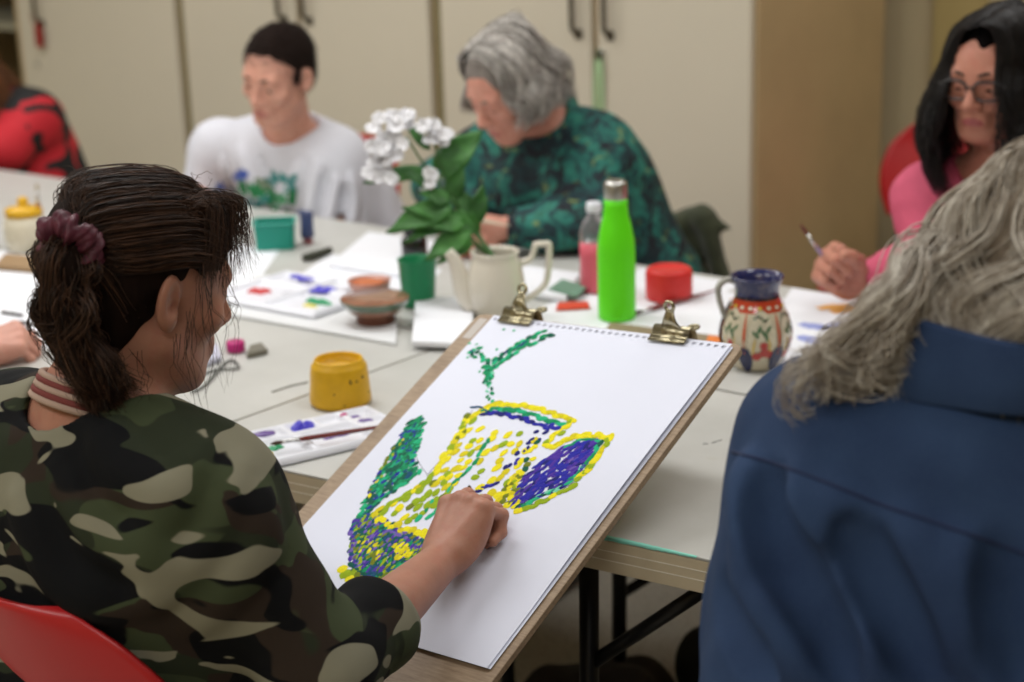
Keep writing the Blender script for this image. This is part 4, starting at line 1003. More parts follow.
def shbb(sh):
    if sh[0] == 'c':
        r = max(sh[3], sh[4]); return np.minimum(sh[1], sh[2]) - r, np.maximum(sh[1], sh[2]) + r
    if sh[0] == 'e':
        e = np.sqrt(((sh[2] * sh[3][:, None]) ** 2).sum(0)); return sh[1] - e, sh[1] + e
    if sh[0] == 'n':
        if not hasattr(sh[1], '_bb'): sh[1]._bb = sh[1].bb()
        return sh[1]._bb
    return np.full(3, -1e9), np.full(3, 1e9)
def shev(sh, P, lo, hi, pad):
    if sh[0] == 'c':
        a, b = sh[1], sh[2]; ab = b - a; q = P - a; t = np.clip(q @ ab / max(1e-12, ab @ ab), 0, 1)
        return np.sqrt(((q - t[:, None] * ab) ** 2).sum(1)) - (sh[3] + (sh[4] - sh[3]) * t)
    if sh[0] == 'e':
        q = (P - sh[1]) @ sh[2].T / sh[3]; k0 = np.sqrt((q ** 2).sum(1)); k1 = np.sqrt(((q / sh[3]) ** 2).sum(1)); return k0 * (k0 - 1) / np.maximum(k1, 1e-9)
    if sh[0] == 'n': return sh[1].ev(P, lo, hi, pad)
    if sh[0] == 'h': return (P - sh[1]) @ sh[2]
CORN = np.array([(i, j, k) for i in (0, 1) for j in (0, 1) for k in (0, 1)])
EDG = [(a, b) for a in range(8) for b in range(a + 1, 8) if np.abs(CORN[a] - CORN[b]).sum() == 1]
def surface(node, h, B=12, slack=1.35, lo=None, hi=None):
    """polygon surface of a distance field (surface nets over the blocks that hold the surface)"""
    l, u = node.bb(); l = l - 6 * h - .02; u = u + 6 * h + .02
    if lo is not None: l = np.maximum(l, lo)
    if hi is not None: u = np.minimum(u, hi)
    nb = np.ceil((u - l) / (h * B)).astype(int); g = np.stack(np.meshgrid(*[np.arange(n) for n in nb], indexing='ij'), -1).reshape(-1, 3)
    cen = l + (g + .5) * h * B; d = node.ev(cen, l, u, 9.0); act = g[np.abs(d) < h * B * .866 * slack + .006]
    nx = (nb * B + 2).astype(np.int64)
    r = np.arange(B + 1); off = np.stack(np.meshgrid(r, r, r, indexing='ij'), -1).reshape(-1, 3)
    ids, pts, quads = [], [], []
    cid = lambda c: (c[..., 0] * nx[1] + c[..., 1]) * nx[2] + c[..., 2]
    for c0 in range(0, len(act), 40):
        bl = act[c0:c0 + 40]; gi = bl[:, None] * B + off[None]; P = (l + gi * h).reshape(-1, 3)
        S = node.ev(P, P.min(0), P.max(0), 3 * h).reshape(len(bl), B + 1, B + 1, B + 1); I = S < 0
        C = np.stack([S[:, a:a + B, b:b + B, c:c + B] for a, b, c in CORN], -1); Ci = C < 0; n_in = Ci.sum(-1); m = (n_in > 0) & (n_in < 8)
        w = np.argwhere(m)
        if len(w):
            V8 = C[m]; acc = np.zeros((len(w), 3)); cnt = np.zeros(len(w))
            for a, b in EDG:
                va, vb = V8[:, a], V8[:, b]; x = (va < 0) != (vb < 0); t = np.where(x, va / np.where(x, va - vb, 1), 0)
                acc += np.where(x[:, None], CORN[a] + t[:, None] * (CORN[b] - CORN[a]), 0); cnt += x
            cell = bl[w[:, 0]] * B + w[:, 1:]; ids.append(cid(cell)); pts.append(l + (cell + acc / cnt[:, None]) * h)
        for ax in range(3):
            s0 = [slice(None)] + [slice(0, B)] * 3; s1 = list(s0); s1[1 + ax] = slice(1, B + 1)
            A_, B_ = I[tuple(s0)], I[tuple(s1)]; x = np.argwhere(A_ != B_)
            if not len(x): continue
            base = bl[x[:, 0]] * B + x[:, 1:]; fl = A_[tuple(x.T)]; o1, o2 = [(1, 2), (2, 0), (0, 1)][ax]
            e1 = np.zeros(3, int); e1[o1] = 1; e2 = np.zeros(3, int); e2[o2] = 1
            q = np.stack([cid(base - e1 - e2), cid(base - e2), cid(base), cid(base - e1)], 1); q[~fl] = q[~fl][:, ::-1]; quads.append(q)
    ids = np.concatenate(ids); pts = np.concatenate(pts); o = np.argsort(ids); ids = ids[o]; pts = pts[o]; q = np.concatenate(quads)
    p = np.clip(np.searchsorted(ids, q), 0, len(ids) - 1); ok = (ids[p] == q).all(1); return pts, p[ok]
def relax(v, f, n=1, w=.5):
    for _ in range(n):
        acc = np.zeros_like(v); cnt = np.zeros(len(v))
        for k in range(4):
            a, b = f[:, k], f[:, (k + 1) % 4]; np.add.at(acc, a, v[b]); np.add.at(cnt, a, 1)
        v = v * (1 - w) + w * acc / np.maximum(cnt, 1)[:, None]
    return v
_wk = rng.normal(size=(40, 3)); _wp = rng.random(40) * 6.28
def wav(P, freq, seed=0, n=5, stretch=None):
    """smooth pseudo-noise in -1..1"""
    Q = P if stretch is None else P @ np.asarray(stretch); o = 0
    for i in range(n):
        k = nrm(_wk[(seed + i) % 40]) * freq * (1 + .37 * i); k2 = nrm(_wk[(seed + i + 11) % 40]) * freq * .6
        o = o + np.sin(Q @ k + _wp[(seed + i) % 40] + 1.4 * np.sin(Q @ k2 + _wp[(seed + i + 5) % 40])) / (1 + .37 * i)
    return o / n * 1.6

def sd_hit(node, px, py, t0=.6, t1=7.0):
    r = nrm(CD + CR * (px - CX) / F - CU * (py - CY) / F); t = t0
    for _ in range(140):
        p = C0 + r * t; d = float(node.ev(p[None], p, p, 9.0)[0])
        if d < .0006:
            e = .002; g = np.array([float(node.ev((p + e * q)[None], p, p, 9.0)[0]) - d for q in np.eye(3)]); return p, nrm(g)
        t += max(.0008, d * .7)
        if t > t1: return None
    return None
def folds(node, lines, k=.022, inner=None):
    """cloth folds: each line (photo points, radius, +1 ridge / -1 crease) is laid on the surface of the garment"""
    todo = []
    for pts, r, sg in lines:
        q = spline([(x, y, 0) for x, y in pts], 9); hs = [sd_hit(inner or node, x, y) for x, y, _ in q]; hs = [h for h in hs if h is not None]
        if len(hs) > 2: todo.append((hs, r, sg))
    for hs, r, sg in todo:
        m_ = len(hs); rr = [r * (.35 + .65 * math.sin(PI * (i + .6) / (m_ + .2)) ** .7) for i in range(m_)]
        pp = [p - n_ * (q * .62 if sg > 0 else -q * .72) for (p, n_), q in zip(hs, rr)]
        node.chain(pp, rr, k, 'add' if sg > 0 else 'sub')
# ------------------------------------------------------------------ the human figure
def head_axes(y, p, r):
    y, p, r = map(math.radians, (y, p, r))
    f = V(math.sin(y) * math.cos(p), math.cos(y) * math.cos(p), math.sin(p)); s0 = V(math.cos(y), -math.sin(y), 0); u0 = np.cross(s0, f)
    s = s0 * math.cos(r) + u0 * math.sin(r); return s, f, np.cross(s, f)
class Head:
    def __init__(s, O, ypr, sc=1.0): s.O = np.array(O, float); s.s, s.f, s.u = head_axes(*ypr); s.sc = sc; s.R = np.array([s.s, s.f, s.u])
    def p(s, x, y, z): return s.O + (s.s * x + s.f * y + s.u * z) * s.sc
    def pts(s, a): return s.O + (np.asarray(a, float) @ s.R) * s.sc
    def loc(s, P): return (P - s.O) @ s.R.T / s.sc
def head_node(H, fem=1, eyes=.35, jaw=1.0):
    n = Node(); e = lambda c, r, k=.02, op='add': n.ell(H.p(*c), H.R, np.array(r) * H.sc, k * H.sc, op); c = lambda a, b, r1, r2, k=.01, op='add': n.cone(H.p(*a), H.p(*b), r1 * H.sc, r2 * H.sc, k * H.sc, op)
    e((0, -.014, .036), (.0735, .096, .080)); e((0, .018, .018), (.064, .070, .070), .02)
    e((0, .026, -.035), (.054 * jaw, .058, .072), .03); e((0, .036, -.078), (.040 * jaw, .044, .034), .025)
    for s in (-1, 1):
        c((s * .050 * jaw, .004, -.055), (s * .022, .062, -.096), .016, .014, .03); e((s * .040, .060, -.022), (.022, .018, .018), .022)
    e((0, .070, -.098), (.016, .013, .013), .018)
    c((-.034, .074, .024), (.034, .074, .024), .012, .012, .016)
    for s in (-1, 1): e((s * .031, .097, .004), (.017, .016, .011), .014, 'sub')
    c((0, .084, .014), (0, .104, -.024), .0075, .0105, .012); e((0, .104, -.028), (.0105, .0100, .0090), .008)
    for s in (-1, 1): e((s * .0120, .094, -.032), (.0080, .0100, .0070), .007); e((s * .0065, .099, -.0395), (.0034, .0050, .0040), .002, 'sub')
    for s in (-1, 1):
        e((s * .031, .0720, .004), (.0150, .0138, .0128), .006); e((s * .031, .0880, .004 - .0035 - .003 * (1 - eyes)), (.0125, .0120, .0010 + .0060 * eyes), .0012, 'sub')
    e((0, .080, -.060), (.026, .014, .022), .014)
    c((-.018, .0845, -.0605), (0, .0920, -.0575), .0036, .0048, .005); c((.018, .0845, -.0605), (0, .0920, -.0575), .0036, .0048, .005)
    c((-.016, .0840, -.0660), (.016, .0840, -.0660), .0042, .0042, .006); c((-.010, .0890, -.0672), (.010, .0890, -.0672), .0048, .0048, .005)
    c((-.021, .0895, -.0625), (.021, .0895, -.0625), .0013, .0013, .002, 'sub'); c((-.01, .0945, -.0625), (.01, .0945, -.0625), .0014, .0014, .002, 'sub')
    for s in (-1, 1):
        E = Node(); A_ = lambda x, y, z: H.p(s * x, y, z); R2 = np.array([nrm(H.s * s + H.f * .45 * 1), nrm(H.f - H.s * s * .45), H.u])
        E.ell(A_(.0790, -.012, .000), R2, np.array((.0075, .0175, .030)) * H.sc, .004).ell(A_(.0770, -.006, -.022), R2, np.array((.006, .010, .013)) * H.sc, .008)
        E.ell(A_(.0850, -.008, .002), R2, np.array((.0060, .0100, .0185)) * H.sc, .004, 'sub'); E.ell(A_(.0820, -.003, -.006), R2, np.array((.0075, .0065, .0085)) * H.sc, .003, 'sub')
        n.node(E, .006 * H.sc)
    return n
def lips(H):
    def fn(C):
        q = H.loc(C); return ((np.abs(q[:, 0]) < .022) & (q[:, 1] > .076) & (np.abs(q[:, 2] + .0620 + .004 * (np.abs(q[:, 0]) / .02) ** 2) < .0088 - .006 * (np.abs(q[:, 0]) / .022) ** 2))
    return fn
def hand_node(W, d, n, side, curls, spread=.10, thumb=None, sc=1.0, tk=.0):
    """W wrist; d towards the fingers; n out of the palm; side +1 right hand, -1 left; curls 4 x (a,b,c) degrees"""
    d = nrm(d); n = nrm(n - d * np.dot(n, d)); s = np.cross(d, n) * side; N = Node(); S = sc
    K = []
    for i, (lat, L) in enumerate(((.029, .084), (.0095, .088), (-.0105, .083), (-.029, .075))): K.append(W + (d * L + s * lat - n * .004 * (1 - abs(i - 1.4) * .5)) * S)
    base = [W + (d * .012 + s * l) * S for l in (.016, .006, -.006, -.016)]
    for b, k in zip(base, K): N.cone(b, k, .0165 * S, .0112 * S, .016 * S)
    for b, k in zip(base, K): N.cone(b + (d * .02 + n * .008) * S, k + n * .004 * S - d * .012 * S, .010 * S, .009 * S, .014 * S)
    for b, k in zip(base, K):
        N.cone(b + (d * .012 - n * .0135) * S, k - (n * .0065 + d * .004) * S, .0030 * S, .0046 * S, .007 * S); N.ell(k - n * .004 * S, np.eye(3), np.full(3, .0108 * S), .006 * S)
    N.ell(W + (d * .034 + s * .026 + n * .010) * S, np.array([s, d, n]), np.array((.017, .028, .015)) * S, .016 * S)
    N.ell(W + (d * .036 - s * .024 + n * .010) * S, np.array([s, d, n]), np.array((.013, .032, .013)) * S, .014 * S)
    lens = ((.044, .026, .021), (.048, .030, .022), (.044, .028, .021), (.034, .021, .019)); rad = (.0100, .0102, .0096, .0084); tips = []
    for i in range(4):
        fd = nrm(d + s * spread * (1.5 - i)); a = 0; p = K[i]; Fg = Node()
        for j in range(3):
            a += math.radians(curls[i][j]); q = p + (fd * math.cos(a) + n * math.sin(a)) * lens[i][j] * S
            r0 = rad[i] * (1 - .08 * j) * S; r1 = rad[i] * (1 - .08 * (j + 1)) * S; Fg.cone(p, q, r0 * 1.05, r1, .0035 * S)
            if j: Fg.ell(p, np.eye(3), np.full(3, r0 * 1.10), .003 * S)
            p = q
        tips.append(p); N.node(Fg, .0045 * S)
    p = W + (d * .020 + s * .020 + n * .006) * S; Th = Node(); tr = (.0150, .0118, .0112, .0085)
    for j, (v, L) in enumerate(zip(thumb or ((.72, .62, .30), (.88, .30, .36), (.93, .05, .36)), (.044, .034, .027))):
        q = p + nrm(d * v[0] + s * v[1] + n * v[2]) * L * S; Th.cone(p, q, tr[j] * S, tr[j + 1] * S, .004 * S); p = q
    N.node(Th, .008 * S); return N, K, tips, p
def ik(a, b, l1, l2, pole):
    """middle joint of a two-bone limb, bent towards pole"""
    v = b - a; L = min(np.linalg.norm(v), (l1 + l2) * .999); u = nrm(v); x = (l1 * l1 - l2 * l2 + L * L) / (2 * L); y = math.sqrt(max(0, l1 * l1 - x * x)); w = np.asarray(pole, float) - a; w = nrm(w - u * np.dot(w, u)); return a + u * x + w * y

def m_skin(name, rgb, red=(190, 110, 96)):
    t = NT(name); co = t.coord(); c = lin(rgb)
    b = t.ramp(t.noise(co, 26, 4, .6), [(.3, tuple(x * .90 for x in c[:3])), (.7, tuple(min(1, x * 1.07) for x in c[:3]))])
    b = t.mix(t.ramp(t.noise(co, 60, 3, .6), [(.5, (0, 0, 0)), (.8, (.4, .4, .4))]), b, lin(red))
    t.base(b); t.set(Roughness=.5); t.b.inputs['Subsurface Weight'].default_value = .12; t.b.inputs['Subsurface Radius'].default_value = (1, .35, .2); t.b.inputs['Subsurface Scale'].default_value = .005
    t.b.inputs['Specular IOR Level'].default_value = .35; t.bump(t.noise(co, 420, 3, .6), .18, .0012); return t.m
def m_hair(name, dark, light, rough=.42, spec=.4):
    t = NT(name); g = t.n('ShaderNodeNewGeometry'); co = t.coord((1, 1, .35))
    a = t.ramp(g.outputs['Random Per Island'], [(0, lin(dark)), (.6, tuple((x + y) / 2 for x, y in zip(lin(dark), lin(light)))), (1, lin(light))])
    t.base(t.mix(t.ramp(t.noise(co, 60, 3), [(.35, (0, 0, 0)), (.75, (.6, .6, .6))]), a, lin(dark))); t.set(Roughness=rough); t.b.inputs['Specular IOR Level'].default_value = spec; return t.m
M_EYEW = mat('eye white', (222, 216, 210), .25); M_IRIS = mat('dark iris', (46, 32, 24), .2)

class Person:
    """joints in room coordinates; body, garments and hair become children of one Empty on the floor"""
    def __init__(s, label, head, pelvis, neck, shR, shL, feet=None, size=1.0, wide=1.0, fwd=None, knees=None):
        s.H = head; s.pel = np.array(pelvis, float); s.neck = np.array(neck, float); s.shR = np.array(shR, float); s.shL = np.array(shL, float); s.z = size; s.w = wide
        s.side = nrm((s.shR - s.shL) * V(1, 1, 0)); s.fwd = np.cross(UP, s.side) if fwd is None else nrm(fwd); s.up = nrm(s.neck - s.pel)
        s.root = thing('person', label, 'person', (s.pel[0], s.pel[1], 0))
        s.arms = {}; s.knees = knees; s.leg()
    def leg(s):
        z = s.z; s.legs = []
        for k, sg in enumerate((1, -1)):
            hip = s.pel + s.side * sg * .085 * z - UP * .025; kn = (s.pel + s.fwd * .42 * z + s.side * sg * .11 * z) * V(1, 1, 0) + UP * .515
            if s.knees is not None: kn = np.array(s.knees[k], float)
            an = kn * V(1, 1, 0) - s.fwd * .03 + UP * .085; toe = an + s.fwd * .16 - UP * .05; s.legs.append((hip, kn, an, toe))
    def arm(s, side, wrist, pole=None, elbow=None, hd=None, hn=None, curls=None, thumb=None, spread=.08, hs=1.0, l1=.275, l2=.24):
        sh = s.shR if side > 0 else s.shL; wrist = np.array(wrist, float); el = np.array(elbow, float) if elbow is not None else ik(sh, wrist, l1 * s.z, l2 * s.z, pole)
        hd = nrm(wrist - el) if hd is None else nrm(hd); hn = -UP if hn is None else np.array(hn, float)
        hn_node = hand_node(wrist, hd, hn, side, curls or ((25, 30, 20),) * 4, spread, thumb, hs * s.z)
        s.arms[side] = (sh, el, wrist, hn_node); return hn_node
    def body_node(s, female=1, eyes=.35, jaw=1.0):
        n = Node(); z, w = s.z, s.w; pel, nk, sd, fw = s.pel, s.neck, s.side, s.fwd; L = nk - pel
        at = lambda t, f=0.0: pel + L * t + fw * f * z
        n.cone(at(0) - sd * .075 * z * w, at(0) + sd * .075 * z * w, .098 * z * w, None, .05)
        n.cone(at(.28) - sd * .055 * z * w, at(.28) + sd * .055 * z * w, .088 * z * w, None, .10)
        n.cone(at(.58) - sd * .068 * z * w, at(.58) + sd * .068 * z * w, .090 * z * w, None, .10)
        n.cone(at(.78) - sd * .085 * z * w, at(.78) + sd * .085 * z * w, .072 * z * w, None, .07)
        for a in (s.shR, s.shL): n.cone(at(.84), a, .060 * z, .050 * z, .06)
        n.cone(nk - s.up * .03, s.H.p(0, -.028, -.05), .051 * z, .046 * z, .04)
        for a in (s.shR, s.shL): n.cone(nk + (s.H.O - nk) * .12, a, .034 * z, .036 * z, .05)
        if female:
            for g in (-1, 1): n.ell(at(.60, .075) + sd * g * .068 * z, np.array([sd, fw, UP]), np.array((.058, .060, .062)) * z * w, .04)
        for hip, kn, an, toe in s.legs:
            n.cone(hip, kn, .082 * z * w, .056 * z, .05).cone(kn, kn * .6 + an * .4 - fw * .012, .054 * z, .054 * z, .03).cone(kn * .6 + an * .4 - fw * .012, an, .054 * z, .036 * z, .03).cone(an - fw * .04 - UP * .03, toe, .034, .030, .02)
        for sg, (sh, el, wr, hn) in s.arms.items():
            n.chain([sh, el], [.047 * z * w, .039 * z], .035); m = el * .68 + wr * .32; n.chain([el, m, wr], [.038 * z, .040 * z, .0245 * z], .02); n.node(hn[0], .016)
        n.node(head_node(s.H, female, eyes, jaw), .035); return n
    def body(s, skin, lip, h=.0035, **kw):
        nd = s.body_node(**kw); v, f = surface(nd, h); c = v[f].mean(1); mi = lips(s.H)(c).astype(int)
        s.b = mesh_np('body', v, f, [skin, lip], s.root, mi, True, world=True)
        for g in (-1, 1):
            m = MB(); H = s.H; m.ell((0, 0, 0), (.0116 * H.sc,) * 3, 0, frame(H.p(g * .031, .0728, .003), x=H.s, z=H.f), 20, 12)
            m.lathe([(0, .0120 * H.sc), (.0058 * H.sc, .0104 * H.sc)][::-1], 16, 1, frame(H.p(g * .031, .0728, .001), x=H.s, z=nrm(H.f - H.u * .35)))
            m.build('eye', [M_EYEW, M_IRIS], s.root, world=True)
    def brows(s, m_, z=.026):
        for g in (-1, 1):
            H = s.H; mb = MB(); mb.tube(H.pts([(g * .014, .0895, z - .002), (g * .028, .0885, z + .003), (g * .042, .0775, z), (g * .048, .070, z - .004)]), np.array([.0026, .0030, .0022, .001]) * H.sc, 8, n=16); mb.build('eyebrow', m_, s.root, world=True)
    def part(s, name, node, mats, h=.004, rel=1, label=None, mi=None):
        v, f = surface(node, h); v = relax(v, f, rel) if rel else v
        o = mesh_np(name, v, f, mats, s.root, None if mi is None else mi(v[f].mean(1)), True, world=True)
        if label: o['label'] = label
        return o
    def torso_garment(s, pad=.012, hem=-.10, sleeve=1.0, cuff=.012, neck_r=.066, neck_z=.0, wide=1.0, female=1, arm_pad=None, k=.05, drop=0.0, collar=None):
        """a top over the torso and the arms; sleeve = share of the forearm covered (negative: short sleeve, share of the upper arm)"""
        n = Node(); z, w = s.z, s.w * wide; pel, nk, sd, fw = s.pel, s.neck, s.side, s.fwd; L = nk - pel; at = lambda t, f=0.0: pel + L * t + fw * f * z; p = pad; ap = pad if arm_pad is None else arm_pad
        n.cone(at(hem / .5) - sd * .08 * z * w, at(hem / .5) + sd * .08 * z * w, .102 * z * w + p, None, .05)
        n.cone(at(.05) - sd * .075 * z * w, at(.05) + sd * .075 * z * w, .100 * z * w + p, None, .07)
        n.cone(at(.30) - sd * .060 * z * w, at(.30) + sd * .060 * z * w, .095 * z * w + p, None, .10)
        n.cone(at(.58) - sd * .070 * z * w, at(.58) + sd * .070 * z * w, .093 * z * w + p, None, .10)
        n.cone(at(.78) - sd * .087 * z * w, at(.78) + sd * .087 * z * w, .073 * z * w + p, None, .07)
        for a in (s.shR, s.shL): n.cone(at(.84), a, .062 * z + p * .7, .051 * z + p * .8, .06); n.cone(nk + (s.H.O - nk) * .10, a, .036 * z + p * .5, .038 * z + p * .6, .05)
        if female:
            for g in (-1, 1): n.ell(at(.60, .075) + sd * g * .068 * z, np.array([sd, fw, UP]), np.array((.060, .062, .065)) * z * w + p, .05)
        for sg, (sh, el, wr, hn) in s.arms.items():
            A = Node()
            if sleeve < 0:
                e = sh + (el - sh) * -sleeve; A.cone(sh, e, .050 * z * w + ap, .050 * z + ap * 1.7, .03); A.half(e, el - sh); A.cone(e - nrm(el - sh) * .03, e + nrm(el - sh) * .02, .046 * z + ap * 1.2, None, .004, 'sub')
            else:
                m = el * .6 + wr * .4; e = el + (wr - el) * sleeve; u = nrm(wr - el); A.chain([sh, el], [.049 * z * w + ap, .043 * z + ap], .03); A.chain([el, m, e], [.043 * z + ap, .041 * z + ap, .0275 * z + cuff], .03); A.half(e, u); A.cone(e - u * .02, e + u * .03, .0265 * z + cuff * .55, None, .003, 'sub')
            n.node(A, k)
        n.half(V(0, 0, .466), -UP)
        ax = nrm(s.H.p(0, -.03, -.06) - nk); n.cone(nk + ax * neck_z, nk + ax * .25, neck_r * z, neck_r * z * 1.5, .012, 'sub')
        return n
    def trousers(s, m_, pad=.012, shoes=None, h=.006):
        n = Node(); z, w = s.z, s.w; n.cone(s.pel - s.side * .075 * z * w, s.pel + s.side * .075 * z * w, .100 * z * w + pad * .6, None, .05)
        for hip, kn, an, toe in s.legs: n.chain([hip, kn], [.084 * z * w + pad, .064 * z + pad], .05); n.chain([kn, kn * .6 + an * .4 - s.fwd * .012, an + UP * .01], [.064 * z + pad, .060 * z + pad, .044 * z + pad], .05); n.cone(kn + s.fwd * .012, kn - UP * .05, .058 * z + pad, None, .03)
        s.part('trousers', n, m_, h)
        for hip, kn, an, toe in s.legs:
            q = Node(); q.cone(an - s.fwd * .045 - UP * .032, toe + s.fwd * .02 - UP * .002, .044, .037, .02).cone(an - UP * .01, an + UP * .02, .048, .046, .02); q.half(V(0, 0, .003), -UP); s.part('shoe', q, shoes, .005)
    def strands(s, P, R, m_, name='hair', sides=4):
        v, f = tubes(P, R, sides, cap=(sides == 4)); return mesh_np(name, v, f, m_, s.root, None, True, world=True)
def taper(S, n, r, tip=.25): return r * (1 - (1 - tip) * np.linspace(0, 1, n)[None] ** 2) * (.7 + .6 * rng.random((S, 1)))
def around(guides, count, spread, n=28, wave=0.0, wfreq=3.0, seed=0, tipspread=1.0, jit=.0):
    """count strands around each guide line"""
    out = []
    for g in guides:
        p = spline(g, n); t = np.linspace(0, 1, n)[None, :, None]
        o = rng.normal(size=(count, 1, 3)) * spread * (1 - t + t * tipspread); ph = rng.random((count, 1, 1)) * .9 + rng.random() * 6; fr = wfreq * (1 + .15 * rng.normal(size=(count, 1, 1)))
        d1 = rng.normal(size=3); d2 = rng.normal(size=3); ww = wave * t ** .7
        q = p[None] + o + ww * (np.sin(2 * PI * fr * t + ph) * nrm(d1) + np.cos(2 * PI * fr * t * .93 + ph) * nrm(d2)) + jit * np.cumsum(rng.normal(size=(count, n, 3)), 1) / math.sqrt(n)
        out.append(q)
    return np.concatenate(out)
def scalp_hair(H, S, n, phi, length, part=.02, rx=.082, ry=.104, rz=.094, zc=.032, wave=.006, wfreq=3, flare=.012, face=None, back=.0, clump=60, frizz=.002, lv=.14):
    """long hair falling from a parting: phi range of azimuths (0 = face, +-pi = back); length(phi) below the head centre"""
    ncl = max(4, S // clump); cphi = phi[0] + (phi[1] - phi[0]) * rng.random(ncl); ch = rng.random(ncl); which = rng.integers(ncl, size=S)
    ph = cphi[which] + .07 * rng.normal(size=S); ph = np.clip(ph, phi[0], phi[1]); el0 = ch[which] * .9 + .1 * rng.random(S)
    ln = np.array([length(x) for x in ph]) * (1 - lv * (.6 * rng.random(ncl)[which] + .4 * rng.random(S))); sg = np.sign(np.sin(ph)); t = np.linspace(0, 1, n)
    top = np.stack([part + .012 * sg * rng.random(S), -.06 + .10 * (np.cos(ph) * .5 + .5) + .02 * rng.normal(size=S), np.zeros(S)], 1)
    arc = .45; P = np.zeros((S, n, 3)); lay = 1 + .10 * (el0 - .5)
    sx, sy = np.sin(ph), np.cos(ph)
    for i, q in enumerate(t):
        if q <= arc:
            a = q / arc * PI / 2; k = math.sin(a); P[:, i, 0] = top[:, 0] * (1 - k) + rx * lay * sx * k; P[:, i, 1] = top[:, 1] * (1 - k) + (ry * lay * sy - .012) * k; P[:, i, 2] = zc + rz * lay * math.cos(a) ** .8 * 1.0
        else:
            k = (q - arc) / (1 - arc); r_ = 1 + flare / rx * math.sin(PI * min(1, k * .8)) - .10 * k; P[:, i, 0] = rx * lay * sx * r_; P[:, i, 1] = (ry * lay * sy - .012) * r_ - back * k; P[:, i, 2] = zc - (zc + ln) * k
    fr = wfreq * (1 + .12 * rng.normal(size=ncl)); p0 = rng.random(ncl) * 6.28
    wv = np.sin(2 * PI * fr[which][:, None] * t + p0[which][:, None] + .35 * rng.normal(size=(S, 1))) * wave * np.clip((t - .25) / .4, 0, 1); wv2 = np.cos(2 * PI * fr[which][:, None] * t * .9 + p0[which][:, None] * 2) * wave * np.clip((t - .25) / .4, 0, 1)
    P[:, :, 0] += wv * np.abs(sy)[:, None] + wv2 * sx[:, None] * .7; P[:, :, 1] += wv * -sx[:, None] + wv2 * sy[:, None] * .7
    P += frizz * np.cumsum(rng.normal(size=P.shape), 1) / math.sqrt(n) * 1.5
    return H.pts(P.reshape(-1, 3)).reshape(P.shape)
# ------------------------------------------------------------------ people
M_JEAN = mat('dark trousers cloth', (30, 32, 40), .85, var=.12, vscale=60); M_SHOE = mat('dark shoe', (26, 24, 24), .5)
M_LIP = mat('lip', (168, 92, 86), .45); M_LIP2 = mat('pale lip', (186, 112, 104), .45)
def cloth_bump(t, co, sc=420, st=.15): t.bump(t.noise(co, sc, 2, .6), st, .0012)

# --- woman painting, camouflage top -------------------------------------------------
H = Head((-1.450, 1.139, 1.138), (12, -14.4, -3), 1.0)
P = Person('woman in camouflage top with dark tied-back hair, painting on the board', H, (-1.500, 1.095, .585), (-1.470, 1.062, 1.006), (-1.310, 1.088, .925), (-1.640, 1.065, .935), size=1.0, wide=1.14, fwd=(.03, 1, 0), knees=((-1.36, 1.46, .52), (-1.55, 1.46, .52)))
def osh(x, y, up=0.0): q = onp(x, y); return _po + BX * q[0] + BY * q[1] + BN * up
wr = osh(456, 586, .046); kn = osh(494, 518, .060)
NEAR_BRUSH = (osh(470, 487, .004), osh(488, 499, .020))
hd = nrm(kn - wr)
SK1 = m_skin('skin of the painting woman', (176, 124, 102), (170, 92, 78))
P.arm(1, wr, elbow=on(322, 672, b=1.115), hd=hd, hn=-BN * .93 + BX * .10 , curls=((34, 62, 34), (52, 82, 48), (60, 86, 50), (62, 84, 48)), thumb=((.70, .58, .50), (.92, .10, .40), (.90, -.18, .42)), spread=.05, hs=1.05)
P.arm(-1, (-1.672, 1.25, .672), elbow=(-1.725, 1.04, .70), hd=(.2, .95, .15), hn=(1, 0, .15), curls=((40, 50, 30),) * 4)
P.body(SK1, M_LIP, .0030, eyes=.4)
def m_camo():
    t = NT('camouflage jersey'); co = t.coord((1.0, 1.0, 2.3), (0, .16, 0))
    K = lambda a, b, c=None: t.ramp(a, [(b, (0, 0, 0)), (b + .012, (1, 1, 1))])
    def layer(sc, off, thr, dist=1.2, det=1.2):
        mp = t.n('ShaderNodeMapping'); mp.inputs['Location'].default_value = off; t.l(co, mp.inputs[0]); return K(t.noise(mp.outputs[0], sc, det, .45, dist), thr)
    c = t.mix(layer(6.0, (3, 1, 2), .50), lin((44, 50, 36)), lin((64, 72, 50)))
    c = t.mix(layer(6.4, (7, 4, 1), .55), c, lin((50, 41, 34)))
    c = t.mix(layer(6.2, (1, 8, 5), .505), c, lin((13, 14, 16)))
    c = t.mix(layer(6.6, (5, 2, 9), .585, 1.5), c, lin((134, 131, 112)))
    t.base(c); t.set(Roughness=.85); t.b.inputs['Specular IOR Level'].default_value = .15; cloth_bump(t, t.coord(), 700, .2); return t.m
M_CAMO = m_camo()
g = P.torso_garment(pad=.016, hem=-.015, sleeve=.44, cuff=.009, neck_r=.066, neck_z=.004, wide=1.06, arm_pad=.010)
sh_, el_, wr_, _ = P.arms[1]
g.disp(lambda Q, d: np.where(np.abs(d) < .05, .0040 * wav(Q, 26, 3) * np.clip((1.02 - Q[:, 2]) / .15, .1, 1) + .0026 * wav(Q, 55, 9) , 0))
u_ = nrm(wr_ - el_)
for k in range(7):       # gathered rings of the pushed-up sleeve
    c_ = el_ + (wr_ - el_) * (.10 + .055 * k); g.cone(c_ - np.cross(u_, UP) * .026, c_ + np.cross(u_, UP) * .026, .024, None, .012)
